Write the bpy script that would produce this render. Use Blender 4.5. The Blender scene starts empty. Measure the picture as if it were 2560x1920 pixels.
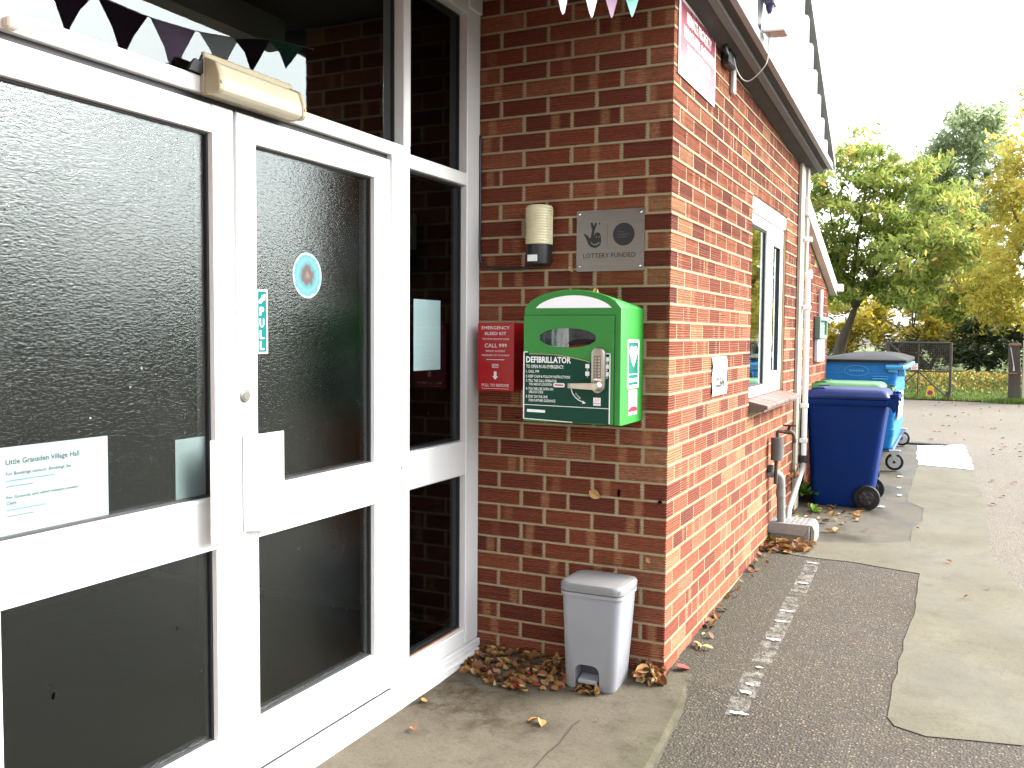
import bpy, bmesh, math, random
import numpy as np
from mathutils import Vector, Matrix, Euler
random.seed(7); rng = np.random.default_rng(7)
SC = bpy.context.scene; COL = SC.collection
rad = math.radians
# ---------------------------------------------------------------- camera
cam_d = bpy.data.cameras.new('camera'); cam = bpy.data.objects.new('camera', cam_d); COL.objects.link(cam)
yaw, pit, rol = -0.449727, -0.054490, 0.007259
cy, sy, cp, sp = math.cos(yaw), math.sin(yaw), math.cos(pit), math.sin(pit)
fwd = Vector((sy*cp, cy*cp, sp)); rt = Vector((cy, -sy, 0)); up = rt.cross(fwd)
r2 = rt*math.cos(rol) + up*math.sin(rol); u2 = up*math.cos(rol) - rt*math.sin(rol)
cam.matrix_world = Matrix(((r2.x, u2.x, -fwd.x, 1.0615), (r2.y, u2.y, -fwd.y, -3.6922), (r2.z, u2.z, -fwd.z, 1.4481), (0, 0, 0, 1)))
cam_d.sensor_width = 36; cam_d.lens = 36*2293.64/2560; cam_d.clip_start = 0.05; cam_d.clip_end = 900
SC.camera = cam
# ---------------------------------------------------------------- world, sun, exposure
W = bpy.data.worlds.new('World'); SC.world = W; W.use_nodes = True
wn = W.node_tree; wn.nodes.clear()
SUN_EL, SUN_AZ = rad(36), rad(60)          # azimuth measured clockwise from +y: light comes from +x, from the far side, through thin cloud
sky = wn.nodes.new('ShaderNodeTexSky'); sky.sky_type = 'NISHITA'; sky.sun_disc = False
sky.sun_elevation = SUN_EL; sky.sun_rotation = SUN_AZ; sky.air_density = 1.0; sky.dust_density = 2.0; sky.ozone_density = 1.0
hs = wn.nodes.new('ShaderNodeHueSaturation'); hs.inputs['Saturation'].default_value = 0.22
bg = wn.nodes.new('ShaderNodeBackground'); bg.inputs['Strength'].default_value = 0.15
wo = wn.nodes.new('ShaderNodeOutputWorld')
wn.links.new(sky.outputs[0], hs.inputs['Color']); wn.links.new(hs.outputs[0], bg.inputs['Color']); wn.links.new(bg.outputs[0], wo.inputs['Surface'])
sd = bpy.data.lights.new('sun', 'SUN'); sd.energy = 2.3; sd.angle = rad(40); sd.color = (1.0, 0.965, 0.9)
so = bpy.data.objects.new('sun', sd); COL.objects.link(so)
sdir = Vector((math.sin(SUN_AZ)*math.cos(SUN_EL), math.cos(SUN_AZ)*math.cos(SUN_EL), math.sin(SUN_EL)))
so.location = sdir*40; so.rotation_euler = sdir.to_track_quat('Z', 'Y').to_euler()
SC.view_settings.view_transform = 'Standard'; SC.view_settings.look = 'None'; SC.view_settings.gamma = 1
SC.view_settings.use_curve_mapping = False; SC.view_settings.exposure = 2.42
SC.render.engine = 'CYCLES'; SC.cycles.max_bounces = 8; SC.cycles.transparent_max_bounces = 16
SC.cycles.use_denoising = True
# ---------------------------------------------------------------- object helpers
ORG = {}
def thing(name, label, cat, loc, group=None):
    o = bpy.data.objects.new(name, None); COL.objects.link(o); o.location = loc; o.empty_display_size = .1
    ORG[o] = Vector(loc); tag(o, label, cat, group); return o
def tag(o, label=None, cat=None, group=None, kind=None):
    if label: o['label'] = label
    if cat: o['category'] = cat
    if group: o['group'] = group
    if kind: o['kind'] = kind
    return o
def link_mesh(name, me, parent=None, org=None):
    o = bpy.data.objects.new(name, me); COL.objects.link(o)
    if parent is not None:
        o.parent = parent; ORG[o] = ORG[parent] if org is None else org
        if org is not None: o.location = org - ORG[parent]
    else:
        ORG[o] = org or Vector((0, 0, 0)); o.location = ORG[o]
    return o
def obj(name, bm, mats, parent=None, smooth=False, org=None, auto=None):
    me = bpy.data.meshes.new(name)
    if parent is not None: o_ = ORG[parent]
    elif org is not None: o_ = Vector(org)
    else:
        vs = [v.co for v in bm.verts]
        o_ = Vector(((min(v.x for v in vs)+max(v.x for v in vs))/2, (min(v.y for v in vs)+max(v.y for v in vs))/2, min(v.z for v in vs)))
    bmesh.ops.translate(bm, verts=bm.verts, vec=-o_)
    bmesh.ops.recalc_face_normals(bm, faces=bm.faces)
    bm.to_mesh(me); bm.free()
    for m in (mats if isinstance(mats, (list, tuple)) else [mats]): me.materials.append(m)
    if smooth:
        for p in me.polygons: p.use_smooth = True
        if auto: 
            try: me.set_sharp_from_angle(angle=rad(auto))
            except Exception: pass
    o = bpy.data.objects.new(name, me); COL.objects.link(o)
    if parent is not None: o.parent = parent; ORG[o] = o_
    else: o.location = o_; ORG[o] = o_
    return o
def struct(name, bm, m, kind='structure', **k):
    o = obj(name, bm, m, **k); o['kind'] = kind; return o
B = bmesh.new
def merge(dst, src, mi=0):
    for f in src.faces: f.material_index = mi
    me = bpy.data.meshes.new('tmp'); src.to_mesh(me); src.free(); dst.from_mesh(me); bpy.data.meshes.remove(me)
def box(bm, x0, x1, y0, y1, z0, z1, bev=0, seg=1, mi=0):
    s = B(); bmesh.ops.create_cube(s, size=1)
    bmesh.ops.transform(s, verts=s.verts, matrix=Matrix.Translation(((x0+x1)/2, (y0+y1)/2, (z0+z1)/2)) @ Matrix.Diagonal((abs(x1-x0), abs(y1-y0), abs(z1-z0), 1)))
    if bev: bmesh.ops.bevel(s, geom=s.edges[:], offset=bev, segments=seg, affect='EDGES', profile=.5)
    merge(bm, s, mi); return bm
def prism(bm, poly, vec, mi=0, bev=0):
    """extrude a planar polygon (list of 3d points) along vec"""
    s = B(); vs = [s.verts.new(p) for p in poly]; f = s.faces.new(vs)
    r = bmesh.ops.extrude_face_region(s, geom=[f])
    bmesh.ops.translate(s, verts=[g for g in r['geom'] if isinstance(g, bmesh.types.BMVert)], vec=vec)
    bmesh.ops.recalc_face_normals(s, faces=s.faces)
    if bev: bmesh.ops.bevel(s, geom=s.edges[:], offset=bev, segments=1, affect='EDGES')
    merge(bm, s, mi); return bm
def face(bm, pts, mi=0):
    f = bm.faces.new([bm.verts.new(p) for p in pts]); f.material_index = mi; return f
def tube(bm, pts, r, n=10, caps=True, mi=0):
    pts = [Vector(p) for p in pts]; rs = r if isinstance(r, (list, tuple)) else [r]*len(pts)
    rings = []; prev = None
    for i, p in enumerate(pts):
        d = (pts[min(i+1, len(pts)-1)]-pts[max(i-1, 0)]).normalized()
        if prev is None:
            a = d.cross(Vector((0, 0, 1)));
            if a.length < .05: a = d.cross(Vector((0, 1, 0)))
        else: a = prev - d*prev.dot(d)
        a.normalize(); b = d.cross(a); prev = a
        rings.append([bm.verts.new(p+(a*math.cos(2*math.pi*k/n)+b*math.sin(2*math.pi*k/n))*rs[i]) for k in range(n)])
    for i in range(len(rings)-1):
        for k in range(n):
            f = bm.faces.new((rings[i][k], rings[i][(k+1) % n], rings[i+1][(k+1) % n], rings[i+1][k])); f.material_index = mi
    if caps:
        bm.faces.new(rings[0][::-1]).material_index = mi; bm.faces.new(rings[-1]).material_index = mi
    return bm
def curve_pts(ps, n=8):
    """Catmull-Rom through the points"""
    ps = [Vector(p) for p in ps]; P = [ps[0]*2-ps[1]]+ps+[ps[-1]*2-ps[-2]]; out = []
    for i in range(1, len(P)-2):
        for k in range(n):
            t = k/n; a, b, c, d = P[i-1], P[i], P[i+1], P[i+2]
            out.append(.5*((2*b)+(-a+c)*t+(2*a-5*b+4*c-d)*t*t+(-a+3*b-3*c+d)*t**3))
    return out+[ps[-1]]
def lathe(bm, c, axis, prof, n=24, mi=0):
    """prof = [(dist along axis, radius)]"""
    c = Vector(c); d = Vector(axis).normalized(); a = d.orthogonal().normalized(); b = d.cross(a); rings = []
    for h, r in prof:
        rings.append([bm.verts.new(c+d*h+(a*math.cos(2*math.pi*k/n)+b*math.sin(2*math.pi*k/n))*max(r, 1e-5)) for k in range(n)])
    for i in range(len(rings)-1):
        for k in range(n):
            bm.faces.new((rings[i][k], rings[i][(k+1) % n], rings[i+1][(k+1) % n], rings[i+1][k])).material_index = mi
    bm.faces.new(rings[0][::-1]).material_index = mi; bm.faces.new(rings[-1]).material_index = mi
    return bm
def rrect(w0, w1, h0, h1, r, n=5):
    """rounded rectangle outline (2d)"""
    out = []
    for cx, cz, a0 in ((w1-r, h1-r, 0), (w0+r, h1-r, 90), (w0+r, h0+r, 180), (w1-r, h0+r, 270)):
        for k in range(n+1):
            a = rad(a0+90*k/n); out.append((cx+r*math.cos(a), cz+r*math.sin(a)))
    return out
def loft(bm, rings, cap0=True, cap1=True, mi=0):
    R = [[bm.verts.new(p) for p in ring] for ring in rings]; n = len(R[0])
    for i in range(len(R)-1):
        for k in range(n):
            bm.faces.new((R[i][k], R[i][(k+1) % n], R[i+1][(k+1) % n], R[i+1][k])).material_index = mi
    if cap0: bm.faces.new(R[0][::-1]).material_index = mi
    if cap1: bm.faces.new(R[-1]).material_index = mi
    return bm
_fc = {}
def text(bm, s, o, ux, uz, h, w=None, bold=0.0, center=False, mi=0):
    """flat lettering: o = lower left point, ux / uz unit directions, h = cap height, w = fitted width"""
    c = bpy.data.curves.new('lettering', 'FONT'); c.body = s; c.size = 1; c.offset = bold; c.resolution_u = 2
    t = bpy.data.objects.new('lettering', c); COL.objects.link(t)
    dg = bpy.context.evaluated_depsgraph_get(); me = bpy.data.meshes.new_from_object(t.evaluated_get(dg))
    COL.objects.unlink(t); bpy.data.objects.remove(t)
    if not me.vertices: return
    xs = [v.co.x for v in me.vertices]; x0, x1 = min(xs), max(xs)
    k = h/.70; kx = (w/(x1-x0)) if w else k
    o = Vector(o); ux = Vector(ux); uz = Vector(uz); off = -(x1-x0)*kx/2 if center else 0
    for v in me.vertices: v.co = o+ux*((v.co.x-x0)*kx+off)+uz*(v.co.y*k)
    for p in me.polygons: p.material_index = mi
    bm.from_mesh(me); bpy.data.meshes.remove(me)
    # material index survives from_mesh
def f2(poly, o, ux, uz):
    o = Vector(o); ux = Vector(ux); uz = Vector(uz); return [o+ux*a+uz*b for a, b in poly]
def circ(r, n=28, cx=0, cz=0, ry=None): return [(cx+r*math.cos(2*math.pi*k/n), cz+(ry or r)*math.sin(2*math.pi*k/n)) for k in range(n)]
# ---------------------------------------------------------------- materials
class NT:
    def __init__(s, name):
        s.m = bpy.data.materials.new(name); s.m.use_nodes = True; s.t = s.m.node_tree; s.t.nodes.clear()
    def n(s, t, **k):
        x = s.t.nodes.new('ShaderNode'+t)
        for a, v in k.items(): setattr(x, a, v)
        return x
    def l(s, a, b): s.t.links.new(a, b)
    def tc(s, w='Object'): return s.n('TexCoord').outputs[w]
    def noise(s, vec, scale, det=4, rough=.55, stretch=None, dist=0):
        if stretch:
            mp = s.n('Mapping'); mp.inputs['Scale'].default_value = stretch; s.l(vec, mp.inputs[0]); vec = mp.outputs[0]
        x = s.n('TexNoise'); x.inputs['Scale'].default_value = scale; x.inputs['Detail'].default_value = det; x.inputs['Roughness'].default_value = rough
        x.inputs['Distortion'].default_value = dist; s.l(vec, x.inputs['Vector']); return x.outputs['Fac']
    def ramp(s, fac, stops, interp='LINEAR'):
        r = s.n('ValToRGB'); r.color_ramp.interpolation = interp; e = r.color_ramp.elements
        while len(e) < len(stops): e.new(.5)
        for i, (p, c) in enumerate(stops):
            e[i].position = p; e[i].color = (c, c, c, 1) if isinstance(c, (int, float)) else (*c, 1)
        s.l(fac, r.inputs[0]); return r.outputs[0]
    def mix(s, f, a, b, mode='MIX'):
        x = s.n('MixRGB', blend_type=mode)
        for i, v in ((0, f), (1, a), (2, b)):
            if isinstance(v, (int, float)): x.inputs[i].default_value = v if i == 0 else (v, v, v, 1)
            elif isinstance(v, tuple): x.inputs[i].default_value = (*v, 1)
            else: s.l(v, x.inputs[i])
        return x.outputs[0]
    def math(s, op, a, b=0.0, c=0.0):
        x = s.n('Math', operation=op)
        for i, v in enumerate((a, b, c)):
            if isinstance(v, (int, float)): x.inputs[i].default_value = v
            else: s.l(v, x.inputs[i])
        return x.outputs[0]
    def bump(s, h, d, st=1.0, nrm=None):
        x = s.n('Bump'); x.inputs['Distance'].default_value = d; x.inputs['Strength'].default_value = st; s.l(h, x.inputs['Height'])
        if nrm is not None: s.l(nrm, x.inputs['Normal'])
        return x.outputs[0]
    def done(s, col, rough=.5, metal=0, nrm=None, spec=.5, **k):
        b = s.n('BsdfPrincipled'); o = s.n('OutputMaterial')
        for nm, v in (('Base Color', col), ('Roughness', rough), ('Metallic', metal), ('Specular IOR Level', spec)):
            if isinstance(v, (int, float)) and nm != 'Base Color': b.inputs[nm].default_value = v
            elif isinstance(v, tuple): b.inputs[nm].default_value = (*v, 1)
            else: s.l(v, b.inputs[nm])
        for nm, v in k.items(): b.inputs[nm.replace('_', ' ')].default_value = v
        if nrm is not None: s.l(nrm, b.inputs['Normal'])
        s.l(b.outputs[0], o.inputs['Surface']); return s.m
def M(name, col, rough=.5, metal=0, var=.12, vs=6, bump=0, bs=120, dirt=None, da=.3, ds=3, rv=.1, stretch=None, spec=.5):
    t = NT(name); v = t.tc()
    n1 = t.noise(v, vs, 5, stretch=stretch)
    c = t.mix(t.ramp(n1, [(.3, 0.0), (.7, 1.0)]), tuple(x*(1-var) for x in col), tuple(min(1, x*(1+var)) for x in col))
    if dirt:
        n2 = t.noise(v, ds, 8, .65, stretch=stretch)
        c = t.mix(t.math('MULTIPLY', t.ramp(n2, [(.5, 0.0), (.72, 1.0)]), da), c, dirt)
    r = t.math('ADD', t.math('MULTIPLY', n1, rv*2), rough-rv)
    nr = t.bump(t.noise(v, bs, 3), bump) if bump else None
    return t.done(c, r, metal, nr, spec)
def leafmat(name, stops, trans=.45, rough=.55):
    t = NT(name); a = t.n('Attribute', attribute_name='lc'); c = t.ramp(a.outputs['Fac'], stops)
    d = t.n('BsdfPrincipled'); t.l(c, d.inputs['Base Color']); d.inputs['Roughness'].default_value = rough; d.inputs['Specular IOR Level'].default_value = .3
    tr = t.n('BsdfTranslucent'); t.l(c, tr.inputs['Color']); mx = t.n('MixShader'); mx.inputs[0].default_value = trans
    t.l(d.outputs[0], mx.inputs[1]); t.l(tr.outputs[0], mx.inputs[2]); o = t.n('OutputMaterial'); t.l(mx.outputs[0], o.inputs[0]); return t.m
def m_brick():
    t = NT('rustic_brick')
    ga = t.n('Attribute', attribute_name='rnd'); oa = t.n('Attribute', attribute_name='rnd', attribute_type='OBJECT')
    r = t.math('ADD', ga.outputs['Fac'], oa.outputs['Fac'])
    bc = t.n('Attribute', attribute_name='bco'); sx = t.n('SeparateXYZ'); t.l(bc.outputs['Vector'], sx.inputs[0])
    base = t.ramp(r, [(0.0, (.118, .028, .0145)), (.18, (.158, .038, .019)), (.45, (.206, .055, .0245)), (.70, (.252, .080, .035)), (.84, (.285, .110, .060)), (.90, (.30, .148, .072)), (1.0, (.33, .175, .082))])
    # pale kiln bands across the length
    w1 = t.n('TexWhiteNoise', noise_dimensions='1D'); t.l(t.math('MULTIPLY', r, 917.0), w1.inputs['W'])
    w2 = t.n('TexWhiteNoise', noise_dimensions='1D'); t.l(t.math('MULTIPLY', r, 311.0), w2.inputs['W'])
    cen = t.math('MULTIPLY', t.math('SUBTRACT', w1.outputs['Value'], .5), .16)
    dist = t.math('ABSOLUTE', t.math('SUBTRACT', sx.outputs[0], cen))
    band = t.math('MULTIPLY', t.ramp(dist, [(.012, 1.0), (.026, 0.0)]), t.ramp(w2.outputs['Value'], [(.55, 0.0), (.75, .65)]))
    obj_ = t.n('Vector'+'Math', operation='ADD'); t.l(bc.outputs['Vector'], obj_.inputs[0])
    cmb = t.n('CombineXYZ'); t.l(t.math('MULTIPLY', r, 61.0), cmb.inputs[0]); t.l(t.math('MULTIPLY', r, 37.0), cmb.inputs[1]); t.l(cmb.outputs[0], obj_.inputs[1])
    v = obj_.outputs[0]
    n1 = t.noise(v, 26, 6, .65, stretch=(1, 1, 2.2)); n2 = t.noise(v, 170, 5, .7, stretch=(.35, 1, 2.2))
    c = t.mix(band, base, (.40, .205, .10))
    c = t.mix(t.ramp(n1, [(.36, .55), (.62, 0.0)]), c, t.mix(.5, c, (.11, .032, .022)))
    c = t.mix(t.math('MULTIPLY', t.ramp(n2, [(.42, 1.0), (.56, 0.0)]), .45), c, (.06, .018, .014))
    c = t.mix(t.math('MULTIPLY', t.ramp(n2, [(.64, 0.0), (.74, 1.0)]), .14), c, (.44, .26, .16))
    h = t.noise(v, 120, 6, .7, stretch=(.22, .22, 1.6)); h2 = t.noise(v, 420, 3)
    nr = t.bump(h2, .0008, .6, t.bump(h, .004, .9))
    return t.done(c, .88, 0, nr, .25)
def m_mortar():
    t = NT('mortar'); v = t.tc(); n1 = t.noise(v, 9, 5); n2 = t.noise(v, 190, 4, .7)
    c = t.mix(n1, (.262, .205, .122), (.355, .282, .175)); c = t.mix(t.ramp(n2, [(.35, .4), (.55, 0.0)]), c, (.14, .105, .06))
    return t.done(c, .95, 0, t.bump(n2, .003), .2)
def m_white(name, dirt=.25, col=(.66, .66, .65)):
    t = NT(name); v = t.tc(); n = t.noise(v, 3.5, 8, .7); n3 = t.noise(v, 22, 6, .7)
    c = t.mix(t.math('MULTIPLY', t.ramp(n, [(.55, 0.0), (.8, 1.0)]), dirt), col, (.55, .50, .40))
    c = t.mix(t.math('MULTIPLY', t.ramp(n3, [(.66, 0.0), (.74, 1.0)]), dirt*1.6), c, (.30, .25, .17))
    return t.done(c, t.math('ADD', t.math('MULTIPLY', n, .15), .28), 0, t.bump(t.noise(v, 60, 2), .0006), .5)
def m_glass(name, tint, bumpd=0, bs=90, rough=.0, ior=1.52, mult=1.7, rot=35, haze=0):
    t = NT(name); v = t.tc(); nr = None
    if bumpd:
        mp = t.n('Mapping'); mp.inputs['Rotation'].default_value = (rad(rot), 0, 0); mp.inputs['Scale'].default_value = (1, .55, 1.35); t.l(v, mp.inputs[0])
        a = t.noise(mp.outputs[0], bs, 3, .5, dist=.6); b = t.noise(mp.outputs[0], bs*2.7, 2, .5)
        nr = t.bump(t.math('ADD', a, t.math('MULTIPLY', b, .22)), bumpd)
    fr = t.n('Fresnel'); fr.inputs['IOR'].default_value = ior
    gl = t.n('BsdfGlossy'); gl.inputs['Roughness'].default_value = rough; gl.inputs['Color'].default_value = (.90, 1, .99, 1)
    tr = t.n('BsdfTransparent'); tr.inputs['Color'].default_value = (*tint, 1)
    base = tr.outputs[0]
    if haze:
        df = t.n('BsdfDiffuse'); df.inputs['Color'].default_value = (.10, .12, .12, 1); mh = t.n('MixShader'); mh.inputs[0].default_value = haze
        t.l(tr.outputs[0], mh.inputs[1]); t.l(df.outputs[0], mh.inputs[2]); base = mh.outputs[0]
    mx = t.n('MixShader'); f = t.math('MINIMUM', t.math('MULTIPLY', fr.outputs[0], mult), 1.0)
    if nr is not None: t.l(nr, gl.inputs['Normal']); t.l(nr, fr.inputs['Normal'])
    ge = t.n('NewGeometry'); f = t.math('MULTIPLY', f, t.math('SUBTRACT', 1.0, ge.outputs['Backfacing']))   # mult already counts both faces of the pane
    t.l(f, mx.inputs[0]); t.l(base, mx.inputs[1]); t.l(gl.outputs[0], mx.inputs[2])
    o = t.n('OutputMaterial'); t.l(mx.outputs[0], o.inputs[0]); return t.m
def m_asphalt(name, base, lo, spk, spk_amt=.6, wet=.0, sc=1.0, moss=False):
    t = NT(name); v = t.tc()
    n1 = t.noise(v, .9*sc, 6, .6); n2 = t.noise(v, 60, 5, .8); n0 = t.noise(v, 4.5, 6, .65)
    vo = t.n('TexVoronoi'); vo.inputs['Scale'].default_value = 95; t.l(v, vo.inputs['Vector'])
    sep = t.n('SeparateXYZ'); t.l(vo.outputs['Color'], sep.inputs[0])
    c = t.mix(t.ramp(n1, [(.3, 0.0), (.7, 1.0)]), lo, base); c = t.mix(t.ramp(n0, [(.38, .5), (.62, 0.0)]), c, lo)
    sp = t.math('MULTIPLY', t.ramp(sep.outputs[0], [(.62, 0.0), (.80, 1.0)]), t.ramp(vo.outputs['Distance'], [(.28, 1.0), (.5, 0.0)]))
    c = t.mix(t.math('MULTIPLY', sp, spk_amt), c, t.mix(sep.outputs[1], spk, tuple(min(1, x*1.5) for x in spk)))
    c = t.mix(t.ramp(n2, [(.36, .6), (.52, 0.0)]), c, tuple(x*.45 for x in lo))
    if moss:       # green film growing along the foot of the wall
        sx = t.n('SeparateXYZ'); t.l(v, sx.inputs[0]); c = t.mix(t.math('MULTIPLY', t.math('MULTIPLY', t.ramp(sx.outputs[0], [(.02, .9), (.42, 0.0)]), t.ramp(n0, [(.30, 0.3), (.62, 1.0)])), .7), c, (.030, .029, .015))
    r = t.math('SUBTRACT', .92, t.math('MULTIPLY', t.ramp(n1, [(.35, 1.0), (.62, 0.0)]), wet))
    return t.done(c, r, 0, t.bump(t.math('ADD', n2, t.math('MULTIPLY', vo.outputs['Distance'], -.8)), .006, .8), .4)
def m_concrete(name, a, b, stain, moss=None, dirtc=(.045, .034, .021), streak=(1, 1, 1), wet=0):
    t = NT(name); v = t.tc(); n1 = t.noise(v, 2.2, 7, .62, stretch=streak); n2 = t.noise(v, 75, 5, .75); n3 = t.noise(v, 7, 8, .7)
    c = t.mix(t.ramp(n1, [(.32, 0.0), (.68, 1.0)]), a, b); c = t.mix(t.math('MULTIPLY', t.ramp(n3, [(.50, 0.0), (.68, 1.0)]), .55), c, stain)
    c = t.mix(t.ramp(n2, [(.34, .55), (.5, 0.0)]), c, dirtc); c = t.mix(t.ramp(n2, [(.62, 0.0), (.74, .4)]), c, tuple(min(1, x*1.6) for x in b))
    if moss:
        sx = t.n('SeparateXYZ'); t.l(v, sx.inputs[0]); m = t.math('MULTIPLY', t.ramp(sx.outputs[0], moss[1]), t.ramp(n3, [(.35, 0.0), (.6, 1.0)])); c = t.mix(t.math('MULTIPLY', m, .75), c, moss[0])
    rg = t.math('SUBTRACT', .9, t.math('MULTIPLY', t.ramp(t.noise(v, 1.7, 4, .5), [(.45, 0.0), (.62, 1.0)]), wet)) if wet else .9
    return t.done(c, rg, 0, t.bump(t.math('ADD', n2, n3), .004 if not wet else .002, .7), .3 if not wet else .5)
BRICK = m_brick(); MORTAR = m_mortar()
WHITE = m_white('white_gloss_paint', .18); UPVC = m_white('white_upvc', .06, (.66, .66, .66)); WHITED = m_white('weathered_white_paint', .75, (.72, .70, .64))
GOBS = m_glass('obscure_glass', (.82, .85, .845),   .0009, 105, .10, mult=1.45)
GCLR = m_glass('clear_glass', (.86, .90, .90), rough=.01, mult=.6); GTOP = m_glass('transom_glass', (.84, .88, .88), rough=.006, mult=1.7); GWIN = m_glass('window_glass', (.82, .87, .84), .0006, 3, .02, mult=2.3)
DARKIN = M('dark_interior', (.0035, .0038, .0036), .9, spec=.1); GASK_GAP = M('gasket_and_gap_black', (.012, .012, .014), .6)  # near-black interior colour stands in for the unlit depth of the room
ASPH = m_asphalt('damp_asphalt', (.066, .053, .038), (.036, .029, .021), (.20, .155, .10), .65, .3, moss=True)
ASPL = m_asphalt('worn_pale_asphalt', (.165, .145, .118), (.115, .10, .08), (.26, .23, .19), .5, 0, .5)
SLAB = m_concrete('slab_concrete', (.068, .057, .040), (.100, .086, .062), (.032, .025, .017), ((.036, .036, .012), [(.20, 0.0), (.44, 1.0)]))
PATH = m_concrete('path_concrete', (.080, .072, .046), (.112, .102, .068), (.052, .046, .027), wet=.38)
PATCHC = m_concrete('old_patch_concrete', (.055, .048, .035), (.080, .071, .052), (.034, .029, .02), wet=.55)
FRESH = m_concrete('fresh_concrete', (.62, .60, .55), (.70, .68, .64), (.52, .49, .43))
def gz(x, y):
    if y < 0:      # dips beside the entrance slab, gentle further right
        k = max(0., min(1., (x-.25)/.45)); return max((1-k)*(.013+.16*max(y, -.25)+.055*min(0, y+.25))+k*(.013+.0435*y), -.13)
    return .013+.0435*min(y, 16.3)
# ---------------------------------------------------------------- GROUND
def grid_sheet(x0, x1, y0, y1, dx, dy, dz=0.0, f=gz):
    bm = B(); nx = max(1, round((x1-x0)/dx)); ny = max(1, round((y1-y0)/dy))
    vs = [[bm.verts.new((x0+(x1-x0)*i/nx, y0+(y1-y0)*j/ny, f(x0+(x1-x0)*i/nx, y0+(y1-y0)*j/ny)+dz)) for j in range(ny+1)] for i in range(nx+1)]
    for i in range(nx):
        for j in range(ny): bm.faces.new((vs[i][j], vs[i+1][j], vs[i+1][j+1], vs[i][j+1]))
    return bm
def poly_sheet(pts, dz, sub=.25, wob=0.012):
    """polygon draped on the ground, edges subdivided and roughened"""
    out = []
    for i, (x, y) in enumerate(pts):
        x2, y2 = pts[(i+1) % len(pts)]; L = math.hypot(x2-x, y2-y); n = max(1, int(L/sub))
        for k in range(n):
            t = k/n; w = wob if 0 < k else 0
            out.append((x+(x2-x)*t+random.uniform(-w, w), y+(y2-y)*t+random.uniform(-w, w)))
    bm = B(); f = bm.faces.new([bm.verts.new((x, y, gz(x, y)+dz)) for x, y in out])
    bmesh.ops.triangulate(bm, faces=[f]); return bm
gb = B()
ys = [-260, -60, -20, -6, -4, -3, -2.4, -1.8, -1.4, -1, -.6, -.4, -.25, -.12, 0, .035, .06, 1, 2, 4, 8, 12, 16.3, 24, 40, 80, 200, 420]; xs = [-300, -80, -30, -9, -3, -1, -.3, 0, .06, .085, .15, .25, .4, .55, .7, 1, 2, 4, 9, 30, 80, 300]
gv = [[gb.verts.new((x, y, gz(x, y)-(.07 if x < .07 and y < .05 else 0))) for y in ys] for x in xs]   # dug out under the slab
for i in range(len(xs)-1):
    for j in range(len(ys)-1): gb.faces.new((gv[i][j], gv[i+1][j], gv[i+1][j+1], gv[i][j+1]))
struct('ground', gb, ASPH)
# pale worn car park surface beyond the path and to the right
struct('car_park', poly_sheet([(1.22, 2.0), (1.50, 1.0), (1.9, .5), (3.0, .9), (7.0, 3.0), (30, 9.0), (30, 11.25), (-4, 11.25), (-4, 7.25), (.55, 7.05), (1.12, 7.02), (1.17, 6.0), (1.18, 4.0), (1.20, 3.0)], .0016, .3, .03), ASPL)
struct('path', poly_sheet([(.874, .16), (.872, -.02), (.90, -.085), (1.007, -.125), (1.321, -.06), (1.62, .4), (1.46, 1.6), (1.28, 2.6), (1.31, 4.1), (1.25, 5.0), (1.24, 5.48), (.775, 5.61), (.762, 4.86), (.762, 3.92), (.88, 3.72), (.89, 3.30), (.835, 3.04), (.838, 2.69), (.60, 2.54), (.335, 2.44), (.06, 2.44), (.10, 2.10), (.35, 2.06), (.55, 2.06), (.919, 1.97), (.917, 1.22), (.878, .566)], .0034, .12, .008), PATH)
struct('path_patch', poly_sheet([(.73, 6.76), (1.165, 7.0), (1.227, 6.07), (1.235, 5.50), (.777, 5.62), (.74, 6.2)], .0055, .1, .012), FRESH)
struct('pavement_patch', poly_sheet([(.005, 2.40), (.34, 2.40), (.62, 2.48), (.90, 2.62), (.90, 3.05), (.95, 3.30), (.93, 3.78), (.82, 3.98), (.82, 5.4), (.80, 6.8), (.0, 6.8), (.005, 4.0)], .0016, .15, .012), PATCHC)
# porch slab in front of the doors with a worn sloping edge
sb = B()
def slz(x, y): return -.021 + .021*max(0, min(1, (y+.45)/.45)) + .28*max(0, y)
eg = [(.092, .067), (.118, -.25), (.129, -.41), (.156, -.8), (.20, -1.4), (.28, -2.4), (.36, -3.15)]
cols = 14; rows = []
for (ex, ey) in eg:
    row = []
    for i in range(cols): x = -.95+(ex+.95)*i/(cols-1); row.append(sb.verts.new((x, ey if ey < 0 or i == cols-1 else .004, slz(x, ey)+random.uniform(-.0015, .0015))))
    x = ex; row.append(sb.verts.new((x+.02+random.uniform(-.004, .004), ey+.004, slz(x, ey)-.007)))
    row.append(sb.verts.new((x+.036+random.uniform(-.006, .006), ey+.006, gz(x, ey)-.03))); rows.append(row)
for i in range(len(rows)-1):
    for j in range(len(rows[0])-1): sb.faces.new((rows[i][j], rows[i][j+1], rows[i+1][j+1], rows[i+1][j])).material_index = 1 if j == len(rows[0])-2 else 0
v1 = sb.verts.new((.125, .09, gz(0, .1)-.02))
v2 = sb.verts.new((.004, .062, .0175)); v3 = sb.verts.new((.004, .10, -.01)); sb.faces.new((rows[0][12], rows[0][13], v2)); sb.faces.new((v2, rows[0][13], v1, v3))
struct('entrance_slab', sb, [SLAB, M('mossy_edge', (.034, .031, .017), .95, var=.4, vs=20, bump=.004, bs=60)])
t = NT('soil_stain'); v = t.tc(); nz = t.noise(v, 9, 7, .75); ln0 = t.n('VectorMath', operation='LENGTH'); t.l(v, ln0.inputs[0]); dd = t.ramp(ln0.outputs['Value'], [(.05, 1.0), (.30, 0.0)])
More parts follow.
